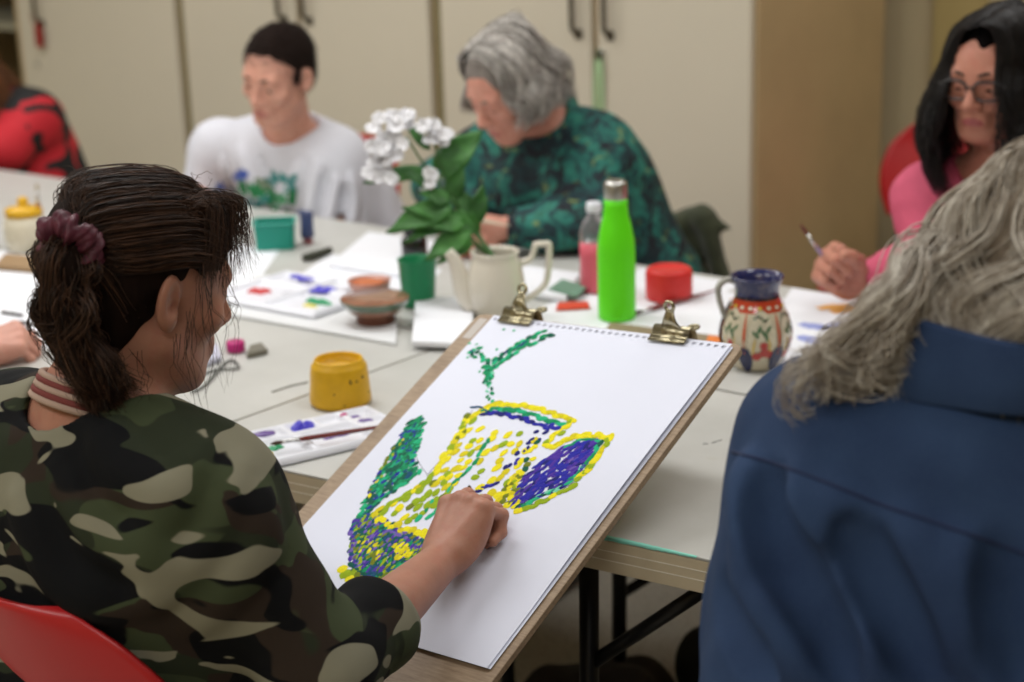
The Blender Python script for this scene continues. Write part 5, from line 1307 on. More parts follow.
folds(g, [([(205, 450), (160, 520), (150, 590)], .012, 1), ([(240, 470), (215, 540), (150, 600)], .011, 1), ([(262, 500), (250, 560), (200, 620)], .012, 1), ([(60, 470), (110, 540), (190, 560)], .010, 1), ([(20, 500), (60, 580), (120, 610)], .011, 1), ([(100, 430), (130, 480), (180, 500)], .009, 1)], .032)
P.part('camouflage_top', g, M_CAMO, .0036, 3)
cf = Node(); cc = el_ + (wr_ - el_) * .425
rr_ = .0275 + .0125
aa = np.linspace(0, 2 * PI, 41); e1 = nrm(np.cross(u_, UP)); e2 = np.cross(u_, e1)
mb = MB()
for o_, mi in ((-.006, 0), (.002, 1), (.010, 0)):
    vr, fr = tubes(np.array([cc + u_ * o_ + (e1 * math.cos(a) + e2 * math.sin(a)) * (rr_ - .0015 * (mi == 0)) for a in aa]), np.full((1, 41), .0046), 8); mb.add(vr, [list(q) for q in fr], mi)
mb.build('sleeve_cuff', [mat('black cuff rib', (22, 24, 22), .9), mat('cuff stripe', (150, 150, 130), .9)], P.root, world=True)
# striped t-shirt under it: collar at the neck and hem at the waist
def m_stripe(name, base, stripe, axis_z=True, sc=46.0):
    t = NT(name); w_ = t.n('ShaderNodeTexWave'); w_.wave_type = 'BANDS'; w_.bands_direction = 'Z'; w_.inputs['Scale'].default_value = sc; w_.inputs['Distortion'].default_value = 1.0; w_.inputs['Detail'].default_value = 1
    t.l(t.coord(), w_.inputs['Vector']); t.base(t.mix(t.ramp(w_.outputs[0], [(.70, (0, 0, 0)), (.78, (1, 1, 1))]), lin(base), lin(stripe))); t.set(Roughness=.9); cloth_bump(t, t.coord(), 600); return t.m
ax = nrm(H.p(0, -.03, -.06) - P.neck); mb = MB(); e1 = nrm(np.cross(ax, V(0, 1, 0))); e2 = np.cross(ax, e1)
for o_, mi, r_ in ((.006, 0, .0655), (.0125, 1, .0645), (.019, 0, .0635), (.0255, 1, .0625), (.031, 0, .0615)):
    vr, fr = tubes(np.array([P.neck + ax * o_ + (e1 * math.cos(a) + e2 * math.sin(a)) * r_ for a in aa]), np.full((1, 41), .0042), 8); mb.add(vr, [list(q) for q in fr], mi)
mb.build('shirt_collar', [mat('pale collar', (176, 150, 134), .9), mat('red collar stripe', (120, 58, 54), .9)], P.root, world=True)
n = Node(); z = 1.0; pl = P.pel; n.cone(pl - P.side * .088 + UP * .01, pl + P.side * .088 + UP * .01, .128, None, .04); n.half(V(0, 0, .466), -UP)
n.disp(lambda Q, d: np.where(np.abs(d) < .05, .004 * wav(Q, 40, 5), 0)); P.part('striped_shirt', n, m_stripe('striped shirt hem', (150, 140, 118), (118, 40, 44)), .005)
P.trousers(M_JEAN, .01, M_SHOE)
# hair: dark, pulled back into a scrunchie, loose fringe
M_HR1 = m_hair('dark brown hair', (22, 14, 11), (98, 68, 50), .5, .25)
hn_ = Node(); Hs = H.sc
hn_.ell(H.p(0, -.022, .040), H.R, (.0785, .0985, .0845), .01); hn_.ell(H.p(0, -.050, .000), H.R, (.067, .058, .064), .03); hn_.ell(H.p(0, .03, .062), H.R, (.066, .060, .058), .02)
hn_.ell(H.p(0, .098, -.02), H.R, (.074, .070, .088), .012, 'sub'); hn_.ell(H.p(.080, .000, -.018), H.R, (.020, .026, .036), .012, 'sub'); hn_.ell(H.p(-.080, .000, -.018), H.R, (.020, .026, .036), .012, 'sub')
hn_.ell(H.p(0, -.058, -.045), H.R, (.058, .041, .047), .02); hn_.cone(H.p(-.10, -.11, -.135), H.p(.10, -.11, -.135), .045, None, .02, 'sub')
BUN = on(70, 244, d=1.725); bl_ = H.loc(BUN)
hn_.cone(H.p(-.03, -.06, .03), BUN, .050, .017, .03)
tail = [BUN, on(64, 268, d=1.715), on(66, 305, d=1.725), on(76, 345, d=1.745), on(94, 376, d=1.765), on(108, 402, d=1.79)]
hn_.chain(tail[:5], [.014, .019, .021, .017, .008], .02)
hn_.disp(lambda Q, d: .0022 * wav(Q @ np.array([[1.0, 0, 0], [0, 1, 0], [0, 0, .5]]), 150, 2))
P.part('hair', hn_, mat('dark hair mass', (30, 20, 16), .8, var=.35, vscale=90, stretch=(1, 1, .25), spec=.08), .003, 1)
S = []
def scal(x, y, z): # a point just off the scalp in direction
    v = V(x, y, z); q = V(0, -.022, .040) + v / np.linalg.norm(v / V(.0825, .1025, .0885)); return q
gd = []
for k in range(46):      # swept from the forehead over the skull to the bun
    a = -1.35 + 2.7 * k / 45; st = scal(math.sin(a) * .8, .85, .55 - .5 * abs(a) / 1.35); m1 = scal(math.sin(a) * 1.0, .25, .85 - .75 * abs(a) / 1.35); m2 = scal(math.sin(a) * .95 - .12, -.55, .55 - .62 * abs(a) / 1.35)
    gd.append(H.pts([st, m1, m2, bl_ * .86 + V(0, .01, .01), bl_]))
S.append(around(gd, 46, .0048, 26, .0010, 2, tipspread=.8, jit=.003))
gd = []
for k in range(30):      # nape and behind the ear up to the bun
    a = k / 29; st = scal(.9 - 1.9 * a, -.35 - .5 * math.sin(PI * a), -.75 - .35 * math.sin(PI * a)); m1 = scal(.75 - 1.7 * a, -.75, -.15); gd.append(H.pts([st, m1, bl_ * .9, bl_]))
S.append(around(gd, 64, .0048, 22, .001, 2, jit=.002))
gd = [[BUN, *[t_ + V(*(rng.normal(size=3) * .0125)) for t_ in tail[1:4]], tail[4] + V(*(rng.normal(size=3) * .011)), tail[5] + V(*(rng.normal(size=3) * .015))] for _ in range(46)]
S.append(around(gd, 60, .0046, 26, .0022, 1.4, tipspread=1.2, jit=.0015))
A_ = np.concatenate([q if q.shape[1] == 26 else np.stack([np.stack([np.interp(np.linspace(0, 1, 26), np.linspace(0, 1, q.shape[1]), q[i, :, j]) for j in range(3)], 1) for i in range(len(q))]) for q in S])
# loose fringe over the temple and forehead, wisps at the nape
gd = []
for k in range(26):
    q = k / 25; st = scal(.30 + .5 * q, .55 - .3 * q, .8); px = 246 - 40 * q + 6 * rng.normal(); py = 285 + 8 * rng.normal() - 34 * (1 - q)
    gd.append([H.p(*st), on(206 + 32 * (1 - q), 200 + 6 * q, d=1.80 + .06 * (1 - q)), on(232 + 12 * (1 - q) - 24 * q, 228, d=1.80 + .07 * (1 - q)), on(px, py, d=1.80 + .05 * (1 - q))])
B_ = around(gd, 20, .0040, 26, .0016, 1.3, tipspread=1.6, jit=.0018)
gd = []
for (x0, y0, x1, y1, x2, y2) in ((186, 330, 196, 380, 204, 420), (196, 300, 205, 350, 198, 400), (178, 345, 168, 372, 186, 396), (140, 360, 146, 385, 132, 410), (112, 372, 96, 405, 120, 425), (96, 372, 92, 410, 130, 428), (100, 360, 118, 396, 106, 418), (216, 290, 232, 330, 214, 372), (208, 300, 212, 345, 222, 392), (226, 285, 240, 305, 226, 330), (188, 320, 182, 352, 176, 376), (204, 262, 206, 300, 200, 340), (90, 380, 108, 414, 134, 420)):
    for _ in range(2): gd.append([on(x0 + 5 * rng.normal(), y0 - 10, d=1.80), on((x0 + x1) / 2 + 3 * rng.normal(), (y0 + y1) / 2, d=1.785), on(x1 + 4 * rng.normal(), y1, d=1.78), on(x2 + 5 * rng.normal(), y2 + 5 * rng.normal(), d=1.785)])
C_ = around(gd, 2, .0022, 26, .0030, .9, tipspread=2.2, jit=.0015)
gd = [[H.p(*scal(.5 * rng.normal(), .5 * rng.normal(), 1.0)) for _ in range(1)] for _ in range(0)]
fl = []
for k in range(50):     # fly-away hairs along the crown
    a = rng.random() * 2 * PI; v = V(math.cos(a) * .8, math.sin(a) * .8 - .1, .75 + .4 * rng.random()); p0 = scal(*v); p1 = p0 + V(*(rng.normal(size=3) * .010)) + nrm(p0) * .004; p2 = p1 + V(*(rng.normal(size=3) * .008)) - nrm(p0) * .004; fl.append(H.pts([p0, p1, p2]))
D_ = around(fl, 1, .001, 26, .002, 1, jit=.003)
allS = np.concatenate([A_, B_, C_, D_]); rad = taper(len(allS), 26, .00055); rad[len(A_):] *= .62; P.strands(allS, rad, M_HR1)
# scrunchie
mb = MB(); sax = nrm(-CR * .38 - CU * .62 - CD * .62); e1 = nrm(np.cross(sax, UP)); e2 = np.cross(sax, e1); v = []; nt, ns = 110, 18
for i in range(nt):
    a = 2 * PI * i / nt; c_ = BUN + (e1 * math.cos(a) + e2 * math.sin(a) * .95) * .0250; rad_ = e1 * math.cos(a) + e2 * math.sin(a)
    for j in range(ns):
        b = 2 * PI * j / ns; r_ = .0125 * (1 + .20 * math.sin(11 * a + 2.2 * math.sin(b)) + .13 * math.sin(17 * a + b * 2) + .08 * math.sin(29 * a - b)); v.append(c_ + rad_ * r_ * math.cos(b) + sax * r_ * 1.15 * math.sin(b) + sax * .004 * math.sin(5 * a))
mb.add(v, [[i * ns + j, i * ns + (j + 1) % ns, ((i + 1) % nt) * ns + (j + 1) % ns, ((i + 1) % nt) * ns + j] for i in range(nt) for j in range(ns)])
mb.build('scrunchie', mat('burgundy satin', (84, 38, 50), .5, var=.3, vscale=70, spec=.25), P.root, world=True)
PAINTER = P
_N, _K, _tips, _tt = PAINTER.arms[1][3]; pin = (_tips[0] + _tt) / 2; bq = osh(470, 487, .0035); u_ = nrm(pin - bq)
brush('paintbrush', 'thin dark paintbrush held in the painting woman\'s fist', bq, bq + u_ * (np.linalg.norm(pin - bq) + .055), .0034, .010)

# --- woman in blue shirt, grey wavy hair, seen from behind ---------------------------
H = Head(on(1040, 312, d=1.55), (-6, -30, 0), 1.0)
P = Person('woman with long wavy grey hair in blue shirt, seen from behind at right', H, (-.545, 1.17, .59), on(1000, 384, d=1.475), on(1192, 504, d=1.43), on(830, 446, d=1.575), size=1.04, wide=1.06, fwd=(0, 1, 0), knees=((-.53, 1.52, .53), (-.72, 1.52, .53)))
P.arm(-1, (-.66, 1.63, .785), elbow=on(777, 598, d=1.60), hd=(.35, .93, 0), hn=(.1, 0, -1))
P.arm(1, (-.44, 1.63, .785), elbow=(-.27, 1.42, .85), hd=(-.35, .93, 0), hn=(-.1, 0, -1))
SK2 = m_skin('skin of the grey-haired woman', (196, 146, 126))
P.body(SK2, M_LIP2, .005, eyes=.4)
def m_denim():
    t = NT('blue chambray'); co = t.coord(); c = t.ramp(t.noise(co, 7, 4, .6), [(.3, lin((33, 50, 82))), (.7, lin((47, 68, 102)))])
    c = t.mix(t.ramp(t.noise(co, 900, 1), [(.4, (0, 0, 0)), (.6, (.15, .15, .15))]), c, lin((76, 98, 132))); t.base(c); t.set(Roughness=.88); t.b.inputs['Specular IOR Level'].default_value = .2; cloth_bump(t, co, 900, .15); return t.m
M_DEN = m_denim()
g = P.torso_garment(pad=.026, hem=.0, sleeve=.95, cuff=.02, neck_r=.068, neck_z=.012, wide=1.06, arm_pad=.012, k=.06)
bk = lambda px, py, b=None, d=None: on(px, py, d=d)
# folds that fall from the yoke, and the deep crease of the sleeve
folds(g, [([(785, 480), (815, 560), (885, 690)], .018, 1), ([(835, 500), (865, 560), (900, 640)], .011, 1), ([(745, 560), (770, 620), (810, 676)], .014, 1), ([(955, 545), (985, 620), (1020, 690)], .016, 1), ([(900, 520), (925, 590), (950, 660)], .010, 1), ([(745, 470), (750, 510), (760, 560)], .010, 1), ([(790, 540), (820, 610), (850, 676)], .010, -1), ([(770, 480), (775, 530), (790, 580)], .009, -1), ([(850, 530), (890, 600), (930, 676)], .010, -1), ([(1000, 560), (1010, 620), (1020, 676)], .010, -1), ([(722, 590), (740, 630), (770, 670)], .008, -1)], .03)
g.disp(lambda Q, d: np.where(np.abs(d) < .06, .0050 * wav(Q @ np.diag([1, 1, .45]), 24, 21) * np.clip((1.06 - Q[:, 2]) / .15, .1, 1) + .0018 * wav(Q, 60, 4), 0))
o = P.part('blue_shirt', g, M_DEN, .0042, 1)
# stand-up collar and the yoke seam
ax = nrm(V(-.02, .10, 1)); cw = Node(); e1 = nrm(np.cross(ax, V(0, 1, 0))); e2 = np.cross(ax, e1)
nn_ = 44; v = []; f = []
prof = [(.066, -.004), (.069, .016), (.071, .034), (.0745, .040), (.079, .036), (.086, .012), (.0935, -.014), (.0905, -.016), (.080, .012), (.074, .028)]
for i in range(nn_):
    a = 2 * PI * i / nn_; gap = 0
    for (r_, h_) in prof:
        wob = 1 + .03 * math.sin(3 * a + 1) + .02 * math.sin(7 * a); v.append(P.neck + ax * .012 + (e1 * math.cos(a) * 1.10 + e2 * math.sin(a)) * r_ * 1.10 * wob + ax * h_ * (1.15 + .12 * math.sin(2 * a)))
k_ = len(prof)
for i in range(nn_):
    for j in range(k_): f.append([i * k_ + j, i * k_ + (j + 1) % k_, ((i + 1) % nn_) * k_ + (j + 1) % k_, ((i + 1) % nn_) * k_ + j])
mesh_np('collar', np.array(v), np.array(f), M_DEN, P.root, None, True, world=True)
# seam: follow the surface of the shirt by casting rays from behind
bpy.context.view_layer.update()
def on_mesh(o, org, d):
    inv = o.matrix_world.inverted(); ok, l, n_, _ = o.ray_cast(inv @ Vector(org), (inv.to_3x3() @ Vector(d)).normalized()); return (np.array(o.matrix_world @ l), np.array(n_)) if ok else None
def seam(o, line, r_, mat_, name, n=60):
    q = spline([(x, y, 0) for x, y in line], n); pts = []
    for x, y, _ in q:
        r = nrm(CD + CR * (x - CX) / F - CU * (y - CY) / F); hit = on_mesh(o, C0, r)
        if hit is not None: pts.append(hit[0] - hit[1] * r_ * .25)
    if len(pts) > 4:
        mb = MB(); mb.tube(pts, r_, 6); return mb.build(name, mat_, P.root, world=True)
M_SEAM = mat('blue seam thread', (30, 44, 78), .9)
seam(o, [(732, 452), (770, 462), (820, 480), (880, 504), (940, 524), (1000, 545), (1060, 565)], .0022, M_SEAM, 'yoke_seam', 90)
P.trousers(M_JEAN, .014, M_SHOE)
M_HR2 = m_hair('grey wavy hair', (134, 118, 100), (255, 250, 238), .5, .4)
hn_ = Node(); hn_.ell(H.p(0, -.022, .036), H.R, np.array((.086, .106, .092)) * H.sc, .01); hn_.ell(H.p(0, -.055, -.04), H.R, np.array((.084, .070, .085)) * H.sc, .04); hn_.ell(H.p(0, .10, -.04), H.R, np.array((.070, .060, .12)) * H.sc, .02, 'sub')
hn_.disp(lambda Q, d: .004 * wav(Q @ np.diag([1, 1, .5]), 90, 6)); P.part('hair', hn_, mat('grey hair mass', (122, 110, 96), .8, var=.3, vscale=70, stretch=(1, 1, .3), spec=.25), .004, 1)
L_ = lambda p: .145 + .055 * abs(math.sin(p)) ** 2
A_ = scalp_hair(H, 4000, 34, (.62, 2 * PI - .62), L_, part=.0, rx=.094, ry=.112, rz=.098, zc=.034, wave=.032, wfreq=1.7, flare=.022, clump=50, frizz=.0012, lv=.42)
# the long locks that spill over her left shoulder towards the table
gd = []
for k in range(40):
    j = rng.random(); dd = 1.43 + .05 * rng.random(); e_ = rng.random(); q_ = lambda a, b, n=7: (a + n * rng.normal(), b + n * rng.normal())
    p1, p2, p3 = q_(925 + 30 * (j - .5), 255), q_(905 + 44 * (j - .5), 300), q_(872 + 52 * (j - .5), 332)
    p4 = q_(p3[0] - 34 * (.4 + e_), p3[1] + 26, 5); p5 = q_(p4[0] - 22 * e_ + 8, p4[1] + 26 * (.4 + e_ * .6), 5)
    gd.append([H.p(-.07 - .02 * j, -.05 + .05 * j, .05), on(*p1, d=dd + .05), on(*p2, d=dd), on(*p3, d=dd), on(*p4, d=dd), on(*p5, d=dd)])
for (pts) in ([(905, 300), (850, 345), (805, 372), (796, 398), (800, 412)], [(900, 310), (868, 360), (850, 392), (826, 390), (818, 380)], [(912, 320), (890, 362), (868, 385), (840, 393), (824, 388)], [(930, 290), (905, 345), (888, 372), (866, 380)], [(895, 300), (842, 330), (812, 352), (795, 360)], [(905, 330), (884, 352), (880, 372), (862, 388)]):
    gd += [[H.p(-.08, -.03, .04)] + [on(x + 4 * rng.normal(), y + 3 * rng.normal(), d=1.445 + .03 * rng.random()) for x, y in pts]] * 3
B_ = around(gd, 13, .0044, 34, .015, 1.5, tipspread=.7, jit=.0015)
allS = np.concatenate([A_, B_]); P.strands(allS, taper(len(allS), 34, .00062), M_HR2)

# --- young person, white t-shirt, cropped dark hair ---------------------------------
H = Head((-3.078, 2.895, 1.088), (171, -17, 8.8), 1.02)
P = Person('young person with cropped dark hair in white t-shirt, looking down', H, (-3.14, 3.14, .58), on(290, 137, b=3.015), on(222, 150, b=3.02), on(330, 164, b=3.02), size=1.02, wide=1.0)
P.arm(1, (-3.32, 2.76, .79), elbow=on(202, 207, b=2.96), hd=(.1, -1, 0), hn=(0, 0, -1))
P.arm(-1, (-3.10, 2.90, .64), elbow=on(338, 232, b=2.98), hd=(-.9, -.4, 0), hn=(-.1, .3, -1))
SK3 = m_skin('skin of the young person', (214, 160, 140))
P.body(SK3, M_LIP2, .004, eyes=.25, female=0, jaw=.92); P.brows(mat('dark brow', (60, 40, 30), .8))
def m_tee():
    t = NT('white jersey'); co = t.coord(); t.base(t.ramp(t.noise(co, 6, 3), [(.3, lin((200, 201, 210))), (.7, lin((214, 215, 224)))])); t.set(Roughness=.9); cloth_bump(t, co, 500); return t.m
g = P.torso_garment(pad=.030, hem=.0, sleeve=-.98, neck_r=.070, neck_z=.008, wide=1.08, female=0, arm_pad=.015, k=.05)
folds(g, [([(318, 165), (310, 205), (300, 245)], .011, 1), ([(336, 180), (330, 215), (318, 245)], .012, 1), ([(300, 165), (292, 190), (280, 215)], .009, 1), ([(240, 150), (250, 175), (262, 200)], .009, 1), ([(222, 160), (228, 190), (235, 215)], .009, 1), ([(352, 175), (354, 205), (348, 235)], .010, 1), ([(327, 175), (322, 205), (310, 240)], .008, -1), ([(345, 190), (342, 215), (336, 240)], .008, -1), ([(262, 160), (272, 190), (270, 215)], .007, -1)])
g.disp(lambda Q, d: np.where(np.abs(d) < .06, .0065 * wav(Q @ np.diag([1, 1, .5]), 22, 13) + .003 * wav(Q, 50, 2), 0))
tee = P.part('white_t_shirt', g, m_tee(), .0048, 1)
# the green and blue printed motif: blobs of ink lying on the cloth
bpy.context.view_layer.update()
inks = [mat('print ' + n, c, .8, var=.15, vscale=60) for n, c in (('green', (44, 130, 78)), ('teal', (70, 140, 138)), ('blue', (72, 96, 176)), ('olive', (120, 140, 116)))]
mb = MB(); cnt = 0
for (x, y, rx, ry, mi, n_) in ((238, 182, 6, 5, 2, 9), (226, 190, 5, 6, 2, 3), (242, 194, 7, 6, 0, 8), (254, 197, 9, 6, 0, 12), (270, 202, 10, 6, 0, 12), (286, 207, 7, 5, 0, 7), (276, 184, 9, 4, 1, 9), (286, 190, 7, 5, 1, 7), (256, 212, 9, 5, 1, 8), (272, 216, 10, 5, 0, 10), (284, 220, 8, 4, 3, 8), (246, 206, 6, 6, 1, 6), (262, 189, 5, 4, 3, 4), (300, 222, 6, 4, 2, 4)):
    for _ in range(n_):
        qx, qy = 262 + (x - 262) * 1.12 + 2 + rx * rng.normal() * .6, y - 6 + ry * rng.normal() * .65; r = nrm(CD + CR * (qx - CX) / F - CU * (qy - CY) / F); hit = on_mesh(tee, C0, r)
        if hit is None: continue
        c_, nn = hit; a1 = nrm(np.cross(nn, V(.2, .3, .9))); a2 = np.cross(nn, a1); cnt += 1; rr = .006 + .008 * rng.random(); ph = rng.random() * 6
        v = [c_ + nn * (.0012 + cnt * 1e-5) + (a1 * math.cos(2 * PI * k / 12) + a2 * math.sin(2 * PI * k / 12)) * rr * (1 + .35 * math.sin(3 * 2 * PI * k / 12 + ph)) for k in range(12)]; mb.add(v, [list(range(12))], mi)
mb.build('shirt_print', inks, P.root, world=True)
P.trousers(M_JEAN, .012, M_SHOE)
hn_ = Node(); hn_.ell(H.p(0, -.018, .042), H.R, np.array((.0768, .0975, .0800)) * H.sc, .01); hn_.ell(H.p(0, -.050, -.005), H.R, np.array((.066, .056, .070)) * H.sc, .02); hn_.ell(H.p(0, .100, -.002), H.R, np.array((.085, .060, .058)) * H.sc, .012, 'sub'); hn_.cone(H.p(-.1, -.09, -.095), H.p(.1, -.09, -.085), .045, None, .01, 'sub')
for sg in (-1, 1): hn_.ell(H.p(sg * .078, -.002, -.020), H.R, np.array((.02, .020, .030)) * H.sc, .006, 'sub')
hn_.disp(lambda Q, d: .0009 * wav(Q, 500, 3) + .0012 * wav(Q, 120, 7))
for sg in (-1, 1): hn_.ell(H.p(sg * .0690, .018, .012), H.R, np.array((.005, .012, .016)) * H.sc, .012)
ho = P.part('hair', hn_, mat('cropped dark hair', (34, 25, 22), .9, spec=.1, var=.4, vscale=240, bump=.6, bscale=500), .004, 1)
def fuzz(P_, o, cnt, ln, m_, r=.0006, lie=.6, name='hair_stubble'):
    """short hairs standing on a hair surface"""
    me = o.data; nv = len(me.vertices); co = np.empty(nv * 3, np.float32); me.vertices.foreach_get('co', co); co = co.reshape(-1, 3) + parent_loc(P_.root); no = np.array([me.vertex_normals[i].vector for i in range(nv)]); out = P_.H.loc(co)
    ids = rng.integers(nv, size=cnt); p = co[ids]; n_ = no[ids]; n_ = n_ + .45 * rng.normal(size=n_.shape) - P_.H.u * lie * .5 + P_.H.f * lie * .3; n_ /= np.linalg.norm(n_, axis=1, keepdims=True); L = ln * (.5 + .8 * rng.random((cnt, 1)))
    A = np.stack([p - n_ * .001, p + n_ * L * .5, p + n_ * L - P_.H.u * L * .25], 1); P_.strands(A, np.broadcast_to(np.array([[1, .8, .3]]) * r, (cnt, 3)), m_, name, 3)
fuzz(P, ho, 7000, .009, m_hair('cropped hair', (20, 14, 12), (60, 44, 36), .6, .2))

# --- woman in green patterned blouse, grey bob ---------------------------------------
H = Head(on(508, 86, b=2.875), (193, -32, 5), .99)
P = Person('grey-haired woman in dark green patterned blouse, bent over her work', H, (-2.26, 3.16, .58), on(540, 118, b=3.035), on(478, 165, b=3.02), on(590, 152, b=3.06), size=1.03, wide=1.10)
P.arm(-1, on(496, 229, b=2.80), elbow=on(602, 221, b=2.955), hd=(-.9, -.35, .05), hn=(-.2, -.9, -.35), curls=((55, 60, 35), (60, 65, 35), (65, 65, 35), (70, 65, 35)), thumb=((.6, .45, .55), (.85, .1, .4), (.95, -.1, .3)))
P.arm(1, on(464, 224, b=2.84), elbow=(-2.64, 2.99, .83), hd=(.8, -.6, 0), hn=(0, 0, -1))
SK4 = m_skin('skin of the woman in green', (206, 148, 130))
P.body(SK4, M_LIP2, .004, eyes=.1); P.brows(mat('grey brow', (120, 108, 98), .8))
def m_blouse():
    t = NT('green patterned cotton'); co = t.coord((1, 1, 1)); c = t.ramp(t.noise(co, 17, 4, .65, 1.2), [(.34, lin((8, 18, 30))), (.46, lin((14, 52, 58))), (.54, lin((20, 96, 88))), (.62, lin((44, 128, 112))), (.72, lin((30, 84, 66)))])
    c = t.mix(t.ramp(t.noise(co, 30, 2, .5, .8), [(.64, (0, 0, 0)), (.70, (.8, .8, .8))]), c, lin((120, 140, 84))); c = t.mix(t.ramp(t.noise(t.coord((1.3, 1, 1)), 13, 3, .6, 1.5), [(.55, (0, 0, 0)), (.62, (1, 1, 1))]), c, lin((9, 16, 28)))
    t.base(c); t.set(Roughness=.75); cloth_bump(t, co, 500); return t.m
M_BLO = m_blouse()
g = P.torso_garment(pad=.020, hem=.0, sleeve=.90, cuff=.014, neck_r=.066, neck_z=.012, wide=1.06, arm_pad=.016)
g.disp(lambda Q, d: np.where(np.abs(d) < .06, .0055 * wav(Q, 26, 30) + .002 * wav(Q, 60, 1), 0)); P.part('green_blouse', g, M_BLO, .0048, 1)
ax = nrm(H.p(0, -.02, -.07) - P.neck); e1 = nrm(np.cross(ax, V(0, 1, 0))); e2 = np.cross(ax, e1); v = []
for i in range(nn_):
    a = 2 * PI * i / nn_
    for (r_, h_) in prof: v.append(P.neck + (e1 * math.cos(a) + e2 * math.sin(a)) * r_ * 1.02 + ax * h_ * .9)
mesh_np('collar', np.array(v), np.array(f), M_BLO, P.root, None, True, world=True)
P.trousers(M_JEAN, .012, M_SHOE)
M_HR3 = m_hair('grey bob hair', (112, 106, 100), (248, 243, 236), .45, .35)
hn_ = Node(); hn_.ell(H.p(0, -.020, .036), H.R, np.array((.083, .103, .092)) * H.sc, .01); hn_.ell(H.p(0, -.05, -.04), H.R, np.array((.078, .060, .065)) * H.sc, .03); hn_.ell(H.p(0, .095, -.03), H.R, np.array((.068, .066, .095)) * H.sc, .02, 'sub')
hn_.disp(lambda Q, d: .003 * wav(Q @ np.diag([1, 1, .5]), 90, 8)); P.part('hair', hn_, mat('grey bob mass', (128, 120, 114), .8, var=.3, vscale=60, stretch=(1, 1, .3)), .0045, 1)
A_ = scalp_hair(H, 2000, 26, (.75, 2 * PI - .75), lambda p: .075 + .045 * max(0, -math.cos(p)), part=.012, rx=.088, ry=.107, rz=.091, zc=.034, wave=.014, wfreq=1.8, flare=.024, clump=36, frizz=.002, lv=.3)
P.strands(A_, taper(len(A_), 26, .0008), M_HR3)
pn = on(489, 222, b=2.745); pd = nrm(on(446, 214, b=2.72) - pn)
brush('paintbrush', 'pale paintbrush held by the woman in green blouse', pn + pd * .10, pn - pd * .05, .0042, .02, mat('cream brush handle', (206, 196, 172), .4), mat('pale brush hair', (140, 120, 90), .7))

# --- dark-haired woman in pink with glasses ------------------------------------------
H = Head((-1.261, 3.024, 1.168), (179.5, -10.4, .4), .97)
P = Person('dark-haired woman in pink top and glasses, holding up a paintbrush', H, (-1.20, 3.18, .58), (-1.255, 3.105, .985), (-1.405, 3.085, .905), (-1.085, 3.09, .915), size=1.0, wide=1.0)
wr = on(856, 286, b=2.83)
hh = nrm(on(822, 258, b=2.765) - wr)
P.arm(1, wr, elbow=on(930, 266, b=2.99), hd=hh, hn=nrm(-CR * .45 - CD * .72 + CU * .25) , curls=((70, 78, 45), (78, 86, 50), (82, 88, 50), (84, 88, 50)), thumb=((.70, .40, .62), (.82, -.10, .55), (.80, -.35, .45)), hs=1.06)
P.arm(-1, (-1.08, 2.72, .79), elbow=(-.96, 2.97, .83), hd=(-.3, -.95, 0), hn=(0, 0, -1))
SK5 = m_skin('skin of the dark-haired woman', (186, 128, 108))
P.body(SK5, mat('rose lip', (160, 84, 84), .4), .0036, eyes=.22); P.brows(mat('dark brow hair', (48, 32, 26), .8), .030)
g = P.torso_garment(pad=.013, hem=.0, sleeve=.96, cuff=.010, neck_r=.085, neck_z=.0, arm_pad=.010)
g.disp(lambda Q, d: np.where(np.abs(d) < .06, .0045 * wav(Q, 30, 17) + .002 * wav(Q, 70, 7), 0)); P.part('pink_top', g, mat('pink jersey', (206, 90, 118), .85, var=.05, vscale=30, bump=.15, bscale=500), .0048, 1)
P.trousers(M_JEAN, .012, M_SHOE)
M_HR4 = m_hair('black hair', (8, 7, 8), (34, 26, 24), .4, .4)
hn_ = Node(); hn_.ell(H.p(0, -.020, .038), H.R, np.array((.080, .101, .086)) * H.sc, .01); hn_.ell(H.p(0, -.060, -.08), H.R, np.array((.100, .060, .13)) * H.sc, .04); hn_.ell(H.p(0, .092, -.022), H.R, np.array((.060, .064, .085)) * H.sc, .014, 'sub')
hn_.disp(lambda Q, d: .003 * wav(Q @ np.diag([1, 1, .4]), 90, 4)); P.part('hair', hn_, mat('black hair mass', (14, 11, 11), .85, var=.3, vscale=60, spec=.05), .0045, 1)
A_ = scalp_hair(H, 3800, 30, (.62, 2 * PI - .62), lambda p: .215 + .03 * math.cos(p), part=-.012, rx=.081, ry=.101, rz=.090, zc=.036, wave=.016, wfreq=2.6, flare=.056, clump=14, frizz=.002)
P.strands(A_, taper(len(A_), 30, .0009), M_HR4)
gl = MB(); fr_ = []
for sg in (-1, 1):
    q = [(sg * (.033 + .0265 * np.sign(math.cos(a)) * abs(math.cos(a)) ** .7), .0985 - .010 * abs(.033 + .0265 * math.cos(a)) / .06, .0 + .0185 * np.sign(math.sin(a)) * abs(math.sin(a)) ** .7) for a in np.linspace(0, 2 * PI, 33)]; fr_.append(q)
    gl.tube(H.pts(q), .0027 * H.sc, 8)
    gl.tube(H.pts([(sg * .0585, .0885, .008), (sg * .070, .080, .009), (sg * .0765, .040, .006), (sg * .0775, .002, .004), (sg * .077, -.014, -.008)]), .0019 * H.sc, 8, n=24)
gl.tube(H.pts([(-.0085, .0985, .006), (0, .1010, .009), (.0085, .0985, .006)]), .0019 * H.sc, 8, n=10)
go = gl.build('glasses', mat('dark tortoiseshell', (30, 24, 26), .25, coat=.5), P.root, world=True)
